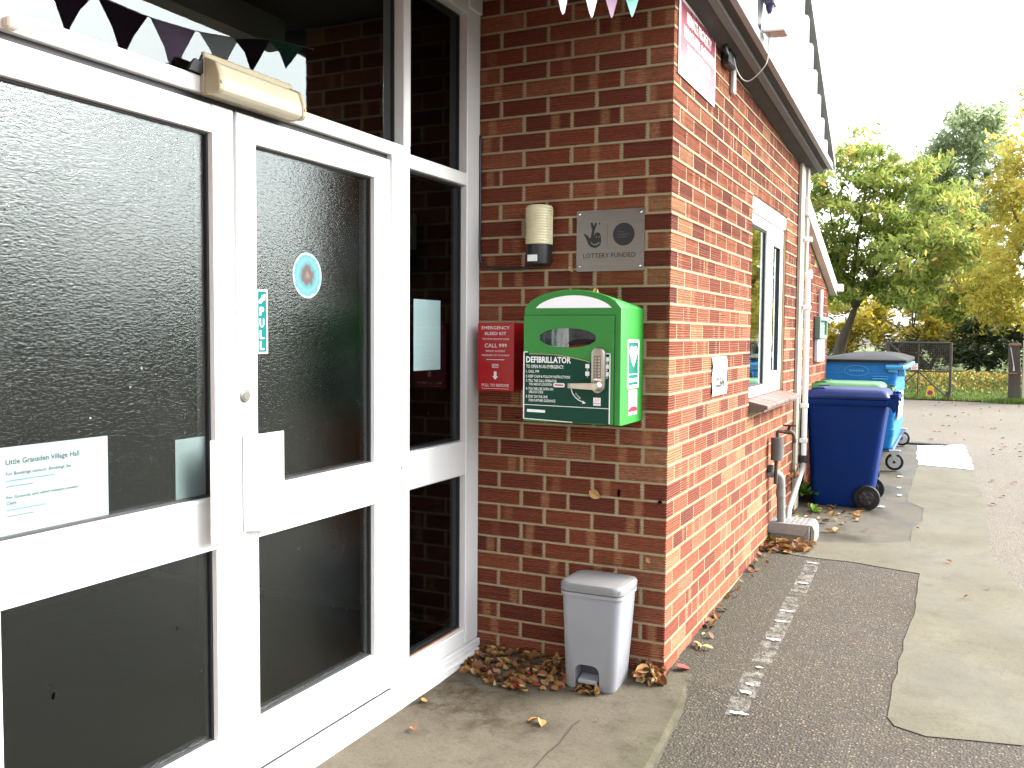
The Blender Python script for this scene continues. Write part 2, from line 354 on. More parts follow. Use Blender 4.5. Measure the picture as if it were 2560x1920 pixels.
db = t.n('BsdfDiffuse'); db.inputs['Color'].default_value = (.045, .030, .017, 1); tb = t.n('BsdfTransparent'); mx = t.n('MixShader'); t.l(t.math('MULTIPLY', dd, t.ramp(nz, [(.44, 0.0), (.66, .55)])), mx.inputs[0]); t.l(tb.outputs[0], mx.inputs[1]); t.l(db.outputs[0], mx.inputs[2]); o = t.n('OutputMaterial'); t.l(mx.outputs[0], o.inputs[0])
for cx, cy_, r_0 in ((-.68, -.40, .30), (-.46, -.62, .28), (-.80, -.60, .24)):
    b = B(); face(b, [(cx+r_0*math.cos(a), min(-.003, cy_+r_0*math.sin(a)), slz(cx, min(-.003, cy_+r_0*math.sin(a)))+.004) for a in [2*math.pi*k/40 for k in range(40)]]); bmesh.ops.triangulate(b, faces=b.faces[:]); struct('soil_stain', b, t.m, 'stuff', org=(cx, cy_, -.01))
b = B(); cp_ = [(-.20, -1.5), (-.185, -1.1), (-.180, -.90), (-.184, -.80), (-.176, -.72), (-.180, -.66), (-.190, -.55), (-.183, -.50)]
for (xa, ya), (xb, yb) in zip(cp_[:-1], cp_[1:]): face(b, [(xa-.002, ya, slz(xa, ya)+.0035), (xa+.002, ya, slz(xa, ya)+.0035), (xb+.002, yb, slz(xb, yb)+.0035), (xb-.002, yb, slz(xb, yb)+.0035)])
struct('slab_crack', b, M('crack_dirt', (.02, .016, .011), .9))
# ---------------------------------------------------------------- BRICKS
hall = thing('village_hall', 'red brick village hall with white glazed entrance doors and corrugated white gable', 'village hall', (0, 0, 0))
def ring_levels(h, seed, ng=6):
    r = random.Random(seed); lv = [(-h/2, -.0022)]
    for g in range(ng):
        c = -h/2+h*(g+.5)/ng+r.uniform(-.0009, .0009); w = h/ng*.5
        d = -.0042-r.uniform(0, .0014)
        lv += [(c-w*.62, r.uniform(-.0004, .0004)), (c-w*.10+r.uniform(-.0006, .0006), d)]
    lv += [(h/2-.0035, 0.0), (h/2, -.0022)]
    return lv
_bc = {}
def brick_mesh(lx, ly, mode, var):
    """brick centred on its own origin: x = length along the wall, y = depth; mode 'f' grooved front (y=-ly/2), 'c' front and +x end grooved"""
    key = (round(lx, 3), round(ly, 3), mode, var)
    if key in _bc: return _bc[key]
    bm = B(); h = .065; r = random.Random(hash(key) % 99991); jx = r.uniform(-.0012, .0012); jz = r.uniform(-.001, .001)
    lv = ring_levels(h, key.__hash__() % 7717); X0, X1, Y0, Y1 = -lx/2+jx, lx/2+jx*.5, -ly/2, ly/2
    L = []
    for z, d in lv:
        ex = d if mode == 'c' else (d*.6 if abs(abs(z)-h/2) < .001 else 0)
        a = [bm.verts.new((X0-(ex if mode != 'c' else 0), Y1, z+jz)), bm.verts.new((X0, Y0-d+r.uniform(-.0003, .0003), z+jz+r.uniform(-.0006, .0006))), bm.verts.new((X1+ex, Y0-d+r.uniform(-.0003, .0003), z+jz+r.uniform(-.0006, .0006))), bm.verts.new((X1+ex, Y1, z+jz))]
        L.append(a)
    for i in range(len(L)-1):
        for k in ((1,) if mode == 'f' else (1, 2)): bm.faces.new((L[i][k], L[i][k+1], L[i+1][k+1], L[i+1][k]))
    if mode == 'f':
        bm.faces.new([l[2] for l in L]+[L[-1][3], L[0][3]])
    bm.faces.new([l[1] for l in L][::-1]+[L[0][0], L[-1][0]]); bm.faces.new(L[-1]); bm.faces.new(L[0][::-1])
    bmesh.ops.recalc_face_normals(bm, faces=bm.faces)
    me = bpy.data.meshes.new('brick'); bm.to_mesh(me); bm.free(); me.materials.append(BRICK)
    a = me.attributes.new('bco', 'FLOAT_VECTOR', 'POINT'); co = np.zeros(len(me.vertices)*3); me.vertices.foreach_get('co', co); a.data.foreach_set('vector', co)
    _bc[key] = me; return me
ROT90 = Matrix.Rotation(rad(90), 4, 'Z')
ZJ = .0023
def brick_rnd():
    x = random.random(); return x*.86 if random.random() < .95 else random.uniform(.86, 1)
nbrick = [0]
def place_brick(parent, x, y, z, lx, ly, mode, rot, rnd, mirror=False):
    me = brick_mesh(lx, ly, mode, random.randrange(4))
    o = link_mesh('brick', me, parent, Vector((x, y, z))); o['rnd'] = rnd
    if rot: o.rotation_euler = (0, 0, rad(rot))
    nbrick[0] += 1; return o
def join_bricks(name, parent, items):
    """items: (x,y,z,lx,ly,mode,rot,rnd) baked into one stuff mesh"""
    V = []; F = []; RN = []; BC = []; n = 0
    for x, y, z, lx, ly, mode, rot, rnd in items:
        me = brick_mesh(lx, ly, mode, random.randrange(4)); m = Matrix.Translation((x, y, z)) @ Matrix.Rotation(rad(rot), 4, 'Z')
        for v in me.vertices: V.append(m @ v.co - ORG[parent]); RN.append(rnd); BC.append(v.co)
        for p in me.polygons: F.append([i+n for i in p.vertices])
        n = len(V)
    me = bpy.data.meshes.new(name); me.from_pydata([tuple(v) for v in V], [], F); me.materials.append(BRICK)
    a = me.attributes.new('rnd', 'FLOAT', 'POINT'); a.data.foreach_set('value', RN)
    a = me.attributes.new('bco', 'FLOAT_VECTOR', 'POINT'); a.data.foreach_set('vector', [c for v in BC for c in v])
    o = link_mesh(name, me, parent); o['kind'] = 'stuff'; return o
PROUD = .0078
# return wall beside the doors: mortar core + bricks (faces at y = 0)
rw = B(); box(rw, -.95, -PROUD, PROUD, .20, -.05, 2.93); rw = obj('return_wall', rw, MORTAR, hall)
# side wall: mortar core pieces round the window opening (faces at x = 0)
WY0, WY1, WZ0, WZ1 = 1.655, 2.815, 1.075, 2.255
LEND = 3.45
sw = B()
for y0, y1, z0, z1 in ((.2005, WY0, -.05, 2.95), (WY1, LEND, -.05, 2.95), (WY0+.0005, WY1-.0005, -.05, WZ0-.065), (WY0+.0005, WY1-.0005, WZ1, 2.95)): box(sw, -.22, -PROUD, y0, y1, z0, z1)
box(sw, -.11, -PROUD-.0005, .19, .2004, -.05, 2.93)
sw = obj('side_wall', sw, MORTAR, hall)
corner_rnd = {}
for k in range(0, 39):
    z = ZJ+.075*k+.0375
    if k % 2:   # stretcher shows on the return wall, header on the side wall
        place_brick(rw, -.1075, .05125, z, .215, .1025, 'c', 0, brick_rnd() if random.random() < .8 else random.uniform(.86, 1)); xs_ = [(-.225-.225*i, .215) for i in range(3)]
    else:
        o = place_brick(rw, -.05125, .1075, z, .1025, .215, 'c', 0, random.uniform(.80, 1.0) if random.random() < .55 else brick_rnd()); xs_ = [(-.1125-.225*i, .215) for i in range(4)]
    for x1, l in xs_:
        l = min(l, x1+.905)
        if l > .03: place_brick(rw, x1-l/2, .05125, z+random.uniform(-.001, .001), l-random.uniform(0, .002), .1025, 'f', 0, min(.86, brick_rnd()*.92))
Ls = []
for k in range(0, 39):
    z = ZJ+.075*k+.0375; y = .1125 if k % 2 else .225
    if z+.033 < gz(0, y)-.02: pass
    segs = []
    while y < LEND-.005:
        segs.append((y, min(y+.215, LEND))); y += .225
    for a, b in segs:
        if z < gz(0, (a+b)/2)-.045: continue
        if WZ0-.075 < z-.01 and z+.02 < WZ1:      # cut by the window
            if a < WY0 < b: b = WY0-.002
            elif a < WY1 < b: a = WY1+.002
            elif WY0 <= a and b <= WY1: continue
        if b-a < .025: continue
        Ls.append((-.05125, (a+b)/2, z+random.uniform(-.001, .001), b-a, .1025, 'f', 90, brick_rnd()))
Ls.sort(key=lambda s: (s[1]+3.7)**2/(s[3]))
for s in Ls[:300]: place_brick(sw, *s[:3], *s[3:])
join_bricks('brick', sw, Ls[300:])
# flush mortar in the joints
mj = B()
for k in range(0, 40):
    z = ZJ+.075*k; d = .0004+random.uniform(0, .0010)
    box(mj, -.905, -d, d, .05, z-.0047, z+.0047)
    for a, b_ in (((.0505, WY0-.002), (WY1+.002, LEND)) if WZ0-.06 < z < WZ1 else ((.0505, LEND),)): box(mj, -.05, -d, a, b_, z-.0047, z+.0047)
obj('mortar_joint', mj, MORTAR, rw)['kind'] = 'stuff'
mj = B()
for k in range(0, 39):
    z0, z1 = ZJ+.075*k+.0048, ZJ+.075*k+.0702
    for i in range(4):
        x = -(.2225+.225*i if k % 2 else .1098+.225*i); d = random.uniform(.0014, .003)
        if x > -.90: box(mj, x-.0085, x+.0105, d, .05, z0, z1)
obj('mortar_perpend', mj, MORTAR, rw)['kind'] = 'stuff'
mj = B()
for k in range(0, 39):
    z0, z1 = ZJ+.075*k+.0048, ZJ+.075*k+.0702; y = .1075 if k % 2 else .22
    while y < LEND-.03:
        d = random.uniform(.0016, .0032)
        if not (WZ0-.075 < z0+.03 < WZ1-.02 and WY0-.012 < y < WY1+.012): box(mj, -.05, -d, y-.0065, y+.0065, z0, z1)
        y += .225
obj('mortar_perpend', mj, MORTAR, sw)['kind'] = 'stuff'
# lower rear wing wall, further along
rear = B(); RY0, RY1 = 3.455, 5.14
prism(rear, [(-PROUD, RY0, -.05), (-PROUD, RY1, -.05), (-PROUD, RY1, 1.90), (-PROUD, RY0, 2.37)], (-.22, 0, 0)); rear = obj('rear_wall', rear, MORTAR, hall)
Rs = []
for k in range(1, 32):
    z = ZJ+.075*k+.0375; y = RY0+(.1125 if k % 2 else 0)
    top = lambda yy: 2.37-.28*(yy-RY0)
    if k % 2: 
        if z+.03 < top(RY0+.1): Rs.append((-.05125, RY0+.05, z, .10, .1025, 'f', 90, brick_rnd()))
    while y < RY1-.01:
        b = min(y+.215, RY1)
        if z+.03 < top(b) and b-y > .03: Rs.append((-.05125, (y+b)/2, z, b-y, .1025, 'f', 90, brick_rnd()))
        y += .225
join_bricks('brick', rear, Rs)
# hull: hidden walls, roof deck, dark room behind the glass
RX = -.887
hb = B()
box(hb, -9, -8.8, -6.2, 5.1, -.05, 2.93); box(hb, -8.8, -.235, 4.9, 5.1, -.05, 1.9); box(hb, -8.8, RX-.1, -6.2, -6.0, -.05, 2.93)
obj('hidden_wall', hb, MORTAR, hall)
rb = B(); box(rb, -9.1, .02, -6.3, 3.5, 3.0, 3.1); obj('roof_deck', rb, M('roof_felt', (.06, .06, .06), .9), hall)
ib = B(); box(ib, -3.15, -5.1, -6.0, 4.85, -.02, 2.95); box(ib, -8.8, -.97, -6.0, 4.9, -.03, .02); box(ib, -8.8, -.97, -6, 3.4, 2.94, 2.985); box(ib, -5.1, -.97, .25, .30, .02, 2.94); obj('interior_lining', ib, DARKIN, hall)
# ---------------------------------------------------------------- ROOF EDGE, SOFFIT, CLADDING
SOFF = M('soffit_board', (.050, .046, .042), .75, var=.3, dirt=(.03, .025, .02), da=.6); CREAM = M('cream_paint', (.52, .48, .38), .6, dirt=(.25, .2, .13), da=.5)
def fz(y): return 2.893-.0465*(y-.3)
XO = .155
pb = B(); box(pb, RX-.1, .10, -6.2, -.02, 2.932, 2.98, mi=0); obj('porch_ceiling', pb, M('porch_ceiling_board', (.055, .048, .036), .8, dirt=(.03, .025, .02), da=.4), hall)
pb = B(); box(pb, .0, .10, -9.4, -.15, 2.795, 2.9315); obj('porch_beam', pb, CREAM, hall)
fb = B()
prism(fb, [(.003, .02, fz(.02)-.06), (XO-.006, .02, fz(.02)), (XO-.006, .02, fz(.02)+.03), (.003, .02, fz(.02)+.03)], (0, 3.71, (fz(3.73)-fz(.02))), 0)
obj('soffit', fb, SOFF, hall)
fb = B(); prism(fb, [(.085, .02, fz(.02)-.052), (.115, .02, fz(.02)-.04), (.115, .02, fz(.02)-.01), (.085, .02, fz(.02)-.02)], (0, 3.70, fz(3.72)-fz(.02))); obj('soffit_batten', fb, M('batten', (.085, .078, .07), .7), hall)
fb = B(); prism(fb, [(.0, 3.732, fz(3.73)-.055), (XO-.002, 3.732, fz(3.73)-.004), (XO-.002, 3.732, fz(3.73)+.05), (.0, 3.732, fz(3.73)+.05)], (0, .02, 0)); obj('soffit_end', fb, CREAM, hall)
CLAD = M('white_corrugated_sheet', (.20, .208, .212), .5, var=.05, dirt=(.28, .27, .25), da=.3, stretch=(1, 1, .15))
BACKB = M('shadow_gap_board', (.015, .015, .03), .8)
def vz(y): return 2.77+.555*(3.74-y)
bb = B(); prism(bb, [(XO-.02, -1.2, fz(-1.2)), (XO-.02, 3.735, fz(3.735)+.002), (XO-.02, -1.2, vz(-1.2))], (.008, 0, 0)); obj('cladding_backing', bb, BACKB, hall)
pan = .205; y = 3.735
n = 0
while y > -1.0:
    y0 = y-pan; c = B(); zt = vz(y)-.012; prof = []
    for a, d in ((0, .0), (.05, .0), (.075, .022), (.155, .022), (.18, 0), (pan-.0015, .0)): prof.append((y-a, XO-.006+d))
    prof += [(y0+.001, XO-.0075), (y-.0, XO-.0075)]
    vb = [c.verts.new((xx, yy, fz(yy)+.012)) for yy, xx in prof]; vt = [c.verts.new((xx, yy, max(fz(yy)+.016, zt))) for yy, xx in prof]
    for i in range(len(prof)): c.faces.new((vb[i], vb[(i+1) % len(prof)], vt[(i+1) % len(prof)], vt[i]))
    c.faces.new(vt); c.faces.new(vb[::-1])
    obj('cladding_panel', c, CLAD, hall); y = y0
    n += 1
vb = B(); prism(vb, [(XO-.02, 3.79, vz(3.79)-.01), (XO-.02, 3.79, vz(3.79)+.05), (XO-.02, -1.2, vz(-1.2)+.05), (XO-.02, -1.2, vz(-1.2)-.01)], (.055, 0, 0)); obj('verge_trim', vb, M('grey_verge', (.26, .265, .25), .5), hall)
fb = B(); prism(fb, [(XO+.0175, .02, fz(.02)-.016), (XO+.024, .02, fz(.02)-.016), (XO+.024, .02, fz(.02)+.03), (XO+.0175, .02, fz(.02)+.03), (XO+.0175, .02, fz(.02)-.0125), (XO-.005, .02, fz(.02)-.0125), (XO-.005, .02, fz(.02)-.016)], (0, 3.715, fz(3.735)-fz(.02))); obj('drip_trim', fb, CLAD, hall)
# rear wing verge
VC = M('pale_verge_board', (.60, .58, .52), .55, dirt=(.35, .32, .25), da=.4)
b = B(); prism(b, [(.0, 3.42, 2.345), (.0, 5.30, 1.825), (.0, 5.30, 1.945), (.0, 3.42, 2.475)], (.055, 0, 0)); obj('verge_board', b, VC, hall)
b = B(); prism(b, [(-9, 3.5, 2.36), (-.002, 3.5, 2.36), (-.002, 3.5, 2.40), (-9, 3.5, 2.40)], (0, 1.83, -.515)); obj('rear_roof', b, M('grey_roof_sheet', (.35, .35, .34), .6), hall)
b = B(); box(b, -.5, .11, 5.27, 5.36, 1.86, 1.93, .01); obj('gutter', b, UPVC, hall)
# wall end board, downpipe, brackets
b = B(); box(b, .001, .026, 3.275, 3.445, .16, 2.72, .003); CB = M('cream_corner_board', (.36, .335, .27), .6, dirt=(.22, .2, .15), da=.5); obj('corner_board', b, CB, hall)
b = B(); box(b, .001, .045, 3.447, 3.53, 1.86, 2.70, .003); obj('corner_post', b, CB, hall)
dp = B(); tube(dp, [(.062, 3.40, 1.92), (.062, 3.40, .55)], .0205, 12); dp = obj('downpipe', dp, UPVC, hall, True, auto=40)
for z in (2.16, 1.66, .93, .67): b = B(); box(b, .03, .088, 3.376, 3.424, z-.018, z+.018, .006); obj('pipe_bracket', b, UPVC, dp)
b = B(); box(b, .012, .062, 3.58, 3.66, 1.885, 1.95, .006); obj('junction_box', b, UPVC, hall)
# ---------------------------------------------------------------- SIDE WINDOW
win = B(); XF = -.035
def frame(bm, y0, y1, z0, z1, t, x0, x1, bev=.004):
    box(bm, x0, x1, y0, y0+t, z0, z1, bev); box(bm, x0, x1, y1-t, y1, z0, z1, bev); box(bm, x0+.0005, x1-.0005, y0+t, y1-t, z0, z0+t, bev); box(bm, x0+.0005, x1-.0005, y0+t, y1-t, z1-t, z1, bev)
frame(win, WY0+.004, WY1-.004, WZ0+.004, WZ1-.09, .06, -.085, XF+.012); box(win, -.085, XF+.010, 2.255, 2.315, WZ0+.066, WZ1-.152, .004)
box(win, -.085, XF+.03, WY0+.004, WY1-.004, WZ1-.088, WZ1, .01)          # white head trim
win = obj('window', win, UPVC, hall)
s = B(); frame(s, 2.32, 2.75, WZ0+.07, WZ1-.155, .07, -.07, XF+.022, .006); obj('sash', s, UPVC, win)
g = B(); box(g, -.052, -.046, 1.715, 2.258, WZ0+.06, WZ1-.148); box(g, -.040, -.034, 2.388, 2.682, WZ0+.135, WZ1-.222); obj('pane', g, GWIN, win)
g = B(); frame(g, 2.384, 2.686, WZ0+.131, WZ1-.218, .008, -.045, XF+.014, 0); frame(g, 1.718, 2.252, WZ0+.066, WZ1-.154, .006, -.058, -.038, 0); obj('gasket', g, GASK_GAP, win)
bl = B(); box(bl, -.34, -.3395, 1.5, 3.0, .9, 2.4); obj('room_wall', bl, M('dim_room_tone', (.022, .022, .018), .9), win)  # near-black tone stands in for the dim room behind the pane
bl = B(); lathe(bl, (-.16, 1.95, 1.05), (0, 0, 1), [(0, .05), (.14, .055), (.17, .03), (.20, .03)], 12); tube(bl, [(-.14, 1.72, 1.31), (-.14, 2.2, 1.31)], .016, 8); obj('blue_bottle', bl, M('blue_plastic', (.02, .16, .52), .3), win)
rv = B(); box(rv, -.11, -.086, WY0+.002, WY1-.002, WZ0-.06, WZ0+.002); obj('window_board', rv, UPVC, win)
sl = B(); prism(sl, [(-.09, WY0-.002, 1.072), (.085, WY0-.002, 1.038), (.085, WY0-.002, 1.010), (-.09, WY0-.002, 1.010)], (0, WY1-WY0+.004, 0)); sl = obj('sill', sl, M('sill_mortar', (.12, .10, .075), .9), win)
TILE = M('clay_sill_tile', (.135, .068, .055), .7, var=.25, bump=.002, dirt=(.22, .17, .14), da=.5, vs=14)
nt = 8; tw = (WY1+.06-(WY0-.0))/nt
for i in range(nt):
    ya = WY0+.0+i*tw; t_ = B(); prism(t_, [(-.08, ya+.004, 1.086), (.105, ya+.004, 1.047), (.105, ya+.004, 1.027), (-.08, ya+.004, 1.0725)], (0, tw-.008, 0), bev=.003); bmesh.ops.translate(t_, verts=t_.verts, vec=(random.uniform(-.003, .003), 0, random.uniform(-.001, .001)))
    o = obj('tile', t_, TILE, hall)
# ---------------------------------------------------------------- ENTRANCE SCREEN
ef = B(); XB = -.965                                   # frame faces at x = RX
box(ef, XB, RX, -.122, -.004, .052, 2.93, .003)        # right jamb
box(ef, XB, RX+.004, -.720, -.596, .05, 2.1025, .003)   # mullion, lower (door post)
box(ef, XB, RX+.004, -.640, -.590, 2.1735, 2.93, .003)  # mullion, upper
box(ef, XB, RX-.001, -3.15, -.6405, 2.125, 2.174, .003)  # transom over the doors
box(ef, XB, RX+.003, -.7205, -.590, 2.103, 2.173, .003)
box(ef, XB, RX-.001, -.5895, -.1225, 2.095, 2.150, .003)
box(ef, XB, RX-.001, -.5955, -.1225, .820, .972, .004)
box(ef, XB, RX-.001, -.5955, -.1225, .050, .122, .004)
box(ef, XB, RX+.0, -3.15, -.1225, 2.835, 2.93, .003)    # head
box(ef, XB, RX, -2.62, -2.50, .05, 2.107, .003); box(ef, XB, RX, -2.58, -2.53, 2.1745, 2.8345, .003); box(ef, XB, RX, -3.15, -2.621, .05, 2.107, .003)
box(ef, XB, RX+.012, -.124, -.005, 2.86, 2.9315, .004)
ef = obj('entrance_frame', ef, m_white('frame_white_paint', .30), hall)
b = B(); box(b, XB-.01, RX+.040, -3.15, -.004, -.04, .018, .004); box(b, XB-.01, RX+.014, -3.15, -.004, .0185, .0495, .003); obj('threshold', b, m_white('threshold_paint', .45), hall)
def pane(name, y0, y1, z0, z1, x, m, parent, gask=True):
    g = B(); box(g, x-.003, x+.003, y0, y1, z0, z1); o = obj(name, g, m, parent)
    if gask:
        k = B(); frame(k, y0-.0005, y1+.0005, z0-.0005, z1+.0005, .0065, x-.036, x+.010, 0); obj('gasket', k, GASK_GAP, o if parent is hall else parent)
    return o
pane('pane', -.590, -.128, .126, .816, -.925, GCLR, hall); pane('pane', -.590, -.128, .976, 2.091, -.925, GCLR, hall)
pane('pane', -.586, -.128, 2.154, 2.831, -.935, GCLR, hall); pane('pane', -2.526, -.644, 2.178, 2.831, -.935, GTOP, hall)
b = B(); box(b, XB, -.9125, -.5905, -.1275, .1215, .127); obj('brick_dusted_ledge', b, M('rusty_ledge', (.30, .12, .06), .8, dirt=(.5, .45, .4), da=.5), hall)
def door(y0, y1, glass_y, label):
    """double door leaf; stiles full height, rails between"""
    d = B(); g0, g1 = glass_y; zt, zb = 2.104, .062; x0, x1 = -.952, RX-.003
    box(d, x0, x1, y0, g0, zb, zt, .003); box(d, x0, x1, g1, y1, zb, zt, .003)
    for z0, z1 in ((zb+.0006, .226), (.806, .962), (2.022, zt-.0006)): box(d, x0+.0004, x1-.0004, g0+.0004, g1-.0004, z0, z1, .003)
    # glazing beads, a shade proud
    for z0, z1 in ((.226, .806), (.962, 2.022)): 
        t = B(); frame(t, g0-.012, g1+.012, z0-.012, z1+.012, .012, x1-.004, x1+.0035, .0015); merge(d, t, 0)
    d = obj('door', d, WHITE, hall); d['label'] = label
    pane('pane', g0+.0008, g1-.0008, .2268, .8052, -.915, GOBS, d); pane('pane', g0+.0008, g1-.0008, .9628, 2.0212, -.915, GOBS, d)
    return d
dr = door(-1.553, -.724, (-1.473, -.834), 'right hand door leaf with pull sticker and keyhole')
dl = door(-2.495, -1.566, (-2.338, -1.655), 'left hand door leaf with white notice behind the glass')
b = B(); box(b, -.95, RX-.030, -1.566, -1.553, .06, 2.105); obj('door_gap_shade', b, GASK_GAP, hall); b = B(); box(b, -.955, RX-.022, -3.14, -.7205, 2.1055, 2.1245); obj('door_head_shade', b, GASK_GAP, hall); b = B(); box(b, -.955, RX-.012, -2.49, -.7205, .0497, .0618); obj('door_foot_shade', b, GASK_GAP, hall)  # black strips stand in for the shade in the gaps round the door leaves
SPK = M('lime_speck', (.6, .6, .56), .9)
for d_, pts in ((dl, ((-1.789, .604, .006, .012), (-2.188, .551, .010, .018), (-2.198, .582, .005, .003), (-1.697, .45, .004, .003), (-2.067, 1.227, .005, .006), (-1.748, 1.206, .006, .012), (-1.902, 1.349, .004, .008), (-1.94, 1.30, .007, .006), (-2.24, .70, .003, .003))), (dr, ((-1.06, .47, .003, .006), (-.98, .44, .003, .004), (-.91, 1.20, .006, .007), (-1.25, .72, .003, .003)))):
    b = B()
    for y, z, w_, h_ in pts: face(b, [(-.9112, y+w_*.5*random.uniform(.6, 1.2)*math.cos(a), z+h_*.5*random.uniform(.6, 1.2)*math.sin(a)+.5*w_*math.cos(a)*(h_ > .011)) for a in [k*2*math.pi/8 for k in range(8)]])
    bmesh.ops.solidify(b, geom=b.faces[:], thickness=.0004); obj('speck', b, SPK, d_)['kind'] = 'stuff'
HW = M('white_handle_coat', (.62, .62, .61), .3, var=.02)
def handle(yc, s, par):
    # folded pull plate: foot on the stile, slanting web, flat grip plate
    h = B(); X0 = RX+.001; pts = [(X0, yc), (X0, yc+s*.014), (X0+.042, yc+s*.040), (X0+.042, yc+s*.140), (X0+.0375, yc+s*.140), (X0+.0375, yc+s*.043), (X0+.004, yc+s*.024), (X0+.004, yc)]
    pts = [(X0, yc), (X0+.004, yc), (X0+.004, yc+s*.011), (X0+.042, yc+s*.037), (X0+.042, yc+s*.140), (X0+.038, yc+s*.140), (X0+.038, yc+s*.040), (X0, yc+s*.015)]
    prism(h, [(x, y, .836) for x, y in pts], (0, 0, .301), bev=.0008); return obj('pull_handle', h, HW, par)
handle(-1.542, 1, dr); handle(-1.580, -1, dl)
b = B(); lathe(b, (RX-.004, -1.529, 1.254), (1, 0, 0), [(0, .021), (.006, .021), (.0085, .018), (.0086, .013), (.012, .012)], 24); box(b, RX+.0078, RX+.0086, -1.5305, -1.5275, 1.245, 1.255); obj('keyhole', b, M('steel_lock', (.30, .29, .27), .35, 1), dr, True, auto=35)
b = B(); lathe(b, (RX+.002, -.655, .92), (1, 0, 0), [(0, .006), (.004, .005)], 10); lathe(b, (RX+.002, -.652, .345), (1, 0, 0), [(0, .004), (.003, .003)], 8); obj('screw_head', b, M('rusty_screw', (.12, .07, .04), .7), ef)
b = B(); box(b, RX-.002, RX+.022, -2.302, -2.272, 2.126, 2.152, .004); obj('contact_block', b, CREAM, ef)
# PULL sticker
GRN = M('teal_print', (.0, .10, .092), .7, var=.04, spec=.1); WPR = M('white_print', (.72, .74, .72), .6, var=.02, spec=.2); BLK = M('black_print', (.012, .012, .013), .5, var=.05)
st = B(); box(st, RX-.008, RX+.0045, -1.4775, -1.430, 1.381, 1.580, mi=0); UX, UZ = (0, 1, 0), (0, 0, 1)
X = RX+.0050
face(st, [(X, -1.4745, 1.386), (X, -1.436, 1.386), (X, -1.436, 1.575), (X, -1.4745, 1.575)], 1); X += .0004
for ch, z in (('P', 1.500), ('U', 1.464), ('L', 1.428), ('L', 1.394)): text(st, ch, (X, -1.467, z), UX, UZ, .026, .019, .02, mi=0)
face(st, f2([(-1.473, 1.540), (-1.463, 1.536), (-1.447, 1.549), (-1.444, 1.546), (-1.442, 1.566), (-1.459, 1.561), (-1.456, 1.558), (-1.470, 1.546)], (X, 0, 0), UX, UZ), 0)
st = obj('door_sticker', st, [WPR, GRN], None); tag(st, 'green and white PULL sticker on the right door glass edge', 'sticker')
# round blue sticker inside the glass
t = NT('blue_flower_print'); v = t.tc(); ln = t.n('VectorMath', operation='LENGTH'); t.l(v, ln.inputs[0]); d0 = t.math('MULTIPLY', ln.outputs['Value'], 1/.0765); nn = t.noise(v, 70, 4, .7, stretch=(1, 1, .6)); d1 = t.math('ADD', d0, t.math('MULTIPLY', t.math('SUBTRACT', nn, .5), .5))
c = t.ramp(d1, [(.0, (.10, .07, .055)), (.22, (.035, .018, .015)), (.38, (.045, .03, .026)), (.46, (.018, .10, .12)), (.70, (.045, .17, .19)), (.86, (.025, .12, .145)), (.93, (.16, .27, .28)), (1.0, (.22, .30, .30))])
BLUES = t.done(c, .6)
s = B(); prism(s, f2(circ(.0765, 36), (-.9115, -1.1965, 1.6395), UX, UZ), (.0005, 0, 0)); s = obj('round_sticker', s, BLUES, None, org=(-.911, -1.1965, 1.6395)); tag(s, 'round pale blue sticker with brown centre on right door glass', 'sticker')
# notices behind the glass
PAP = M('white_paper', (.40, .43, .435), .8, var=.02); INKG = M('grey_ink', (.07, .10, .115), .7); INKB = M('blue_ink', (.09, .27, .42), .7)
nb = B(); X = -.9205; y0, y1, z0, z1 = -2.335, -2.008, .966, 1.176; prism(nb, [(X, y0, z0), (X, y1, z0), (X, y1, z1), (X, y0, z1)], (-.0006, 0, 0)); Xt = X+.0006; w = y1-y0; h = z1-z0; yl = y0+.125*w
def row(u0, u1, v, hh, s, mi, bold=.012): text(nb, s, (Xt, y0+u0*w, z1-v*h), UX, UZ, hh, (u1-u0)*w, bold, mi=mi)
row(.125, .735, .195, .0125, 'Little Gransden Village Hall', 1, .02)
row(.125, .665, .318, .008, 'For Bookings contact  Bookings Sec', 1); row(.125, .52, .395, .009, '\u2014\u2014\u2014\u2014\u2014\u2014\u2014\u2014\u2014\u2014', 2, .05); row(.125, .34, .455, .007, '\u2013\u2013\u2013\u2013\u2013 \u2013\u2013\u2013\u2013\u2013\u2013', 1, .04)
row(.125, .72, .58, .007, 'For Grounds and other matters contact', 1); row(.125, .205, .648, .008, 'Clerk', 1); row(.125, .44, .722, .009, '\u2014\u2014\u2014\u2014\u2014\u2014\u2014\u2014', 2, .05); row(.125, .34, .788, .007, '\u2013\u2013\u2013\u2013\u2013 \u2013\u2013\u2013\u2013\u2013\u2013', 1, .04)
for yy, zz in ((y0+.03*w, z1-.46*h), (y1-.065*w, z1-.43*h)): face(nb, f2(circ(.0045, 12, yy, zz), (Xt, 0, 0), UX, UZ), 3)
nb = obj('door_notice', nb, [PAP, INKG, INKB, M('tack', (.45, .5, .5), .5)], None); tag(nb, 'printed village hall notice on white paper behind left door glass', 'notice')
b = B(); X = -.9215; prism(b, [(X, -1.777, .968), (X, -1.661, .966), (X, -1.661, 1.141), (X, -1.777, 1.141)], (-.0006, 0, 0)); b = obj('blank_paper', b, M('faded_paper', (.22, .26, .26), .8, var=.1), None); tag(b, 'faded blank paper low behind left door glass beside the handle', 'paper')
b = B(); X = -.9305; prism(b, [(X, -.492, 1.294), (X, -.276, 1.294), (X, -.276, 1.588), (X, -.492, 1.588)], (-.0006, 0, 0)); b = obj('blank_notice', b, M('dim_paper', (.30, .36, .37), .8, var=.05), None); tag(b, 'blank white sheet taped inside the narrow side window', 'paper')
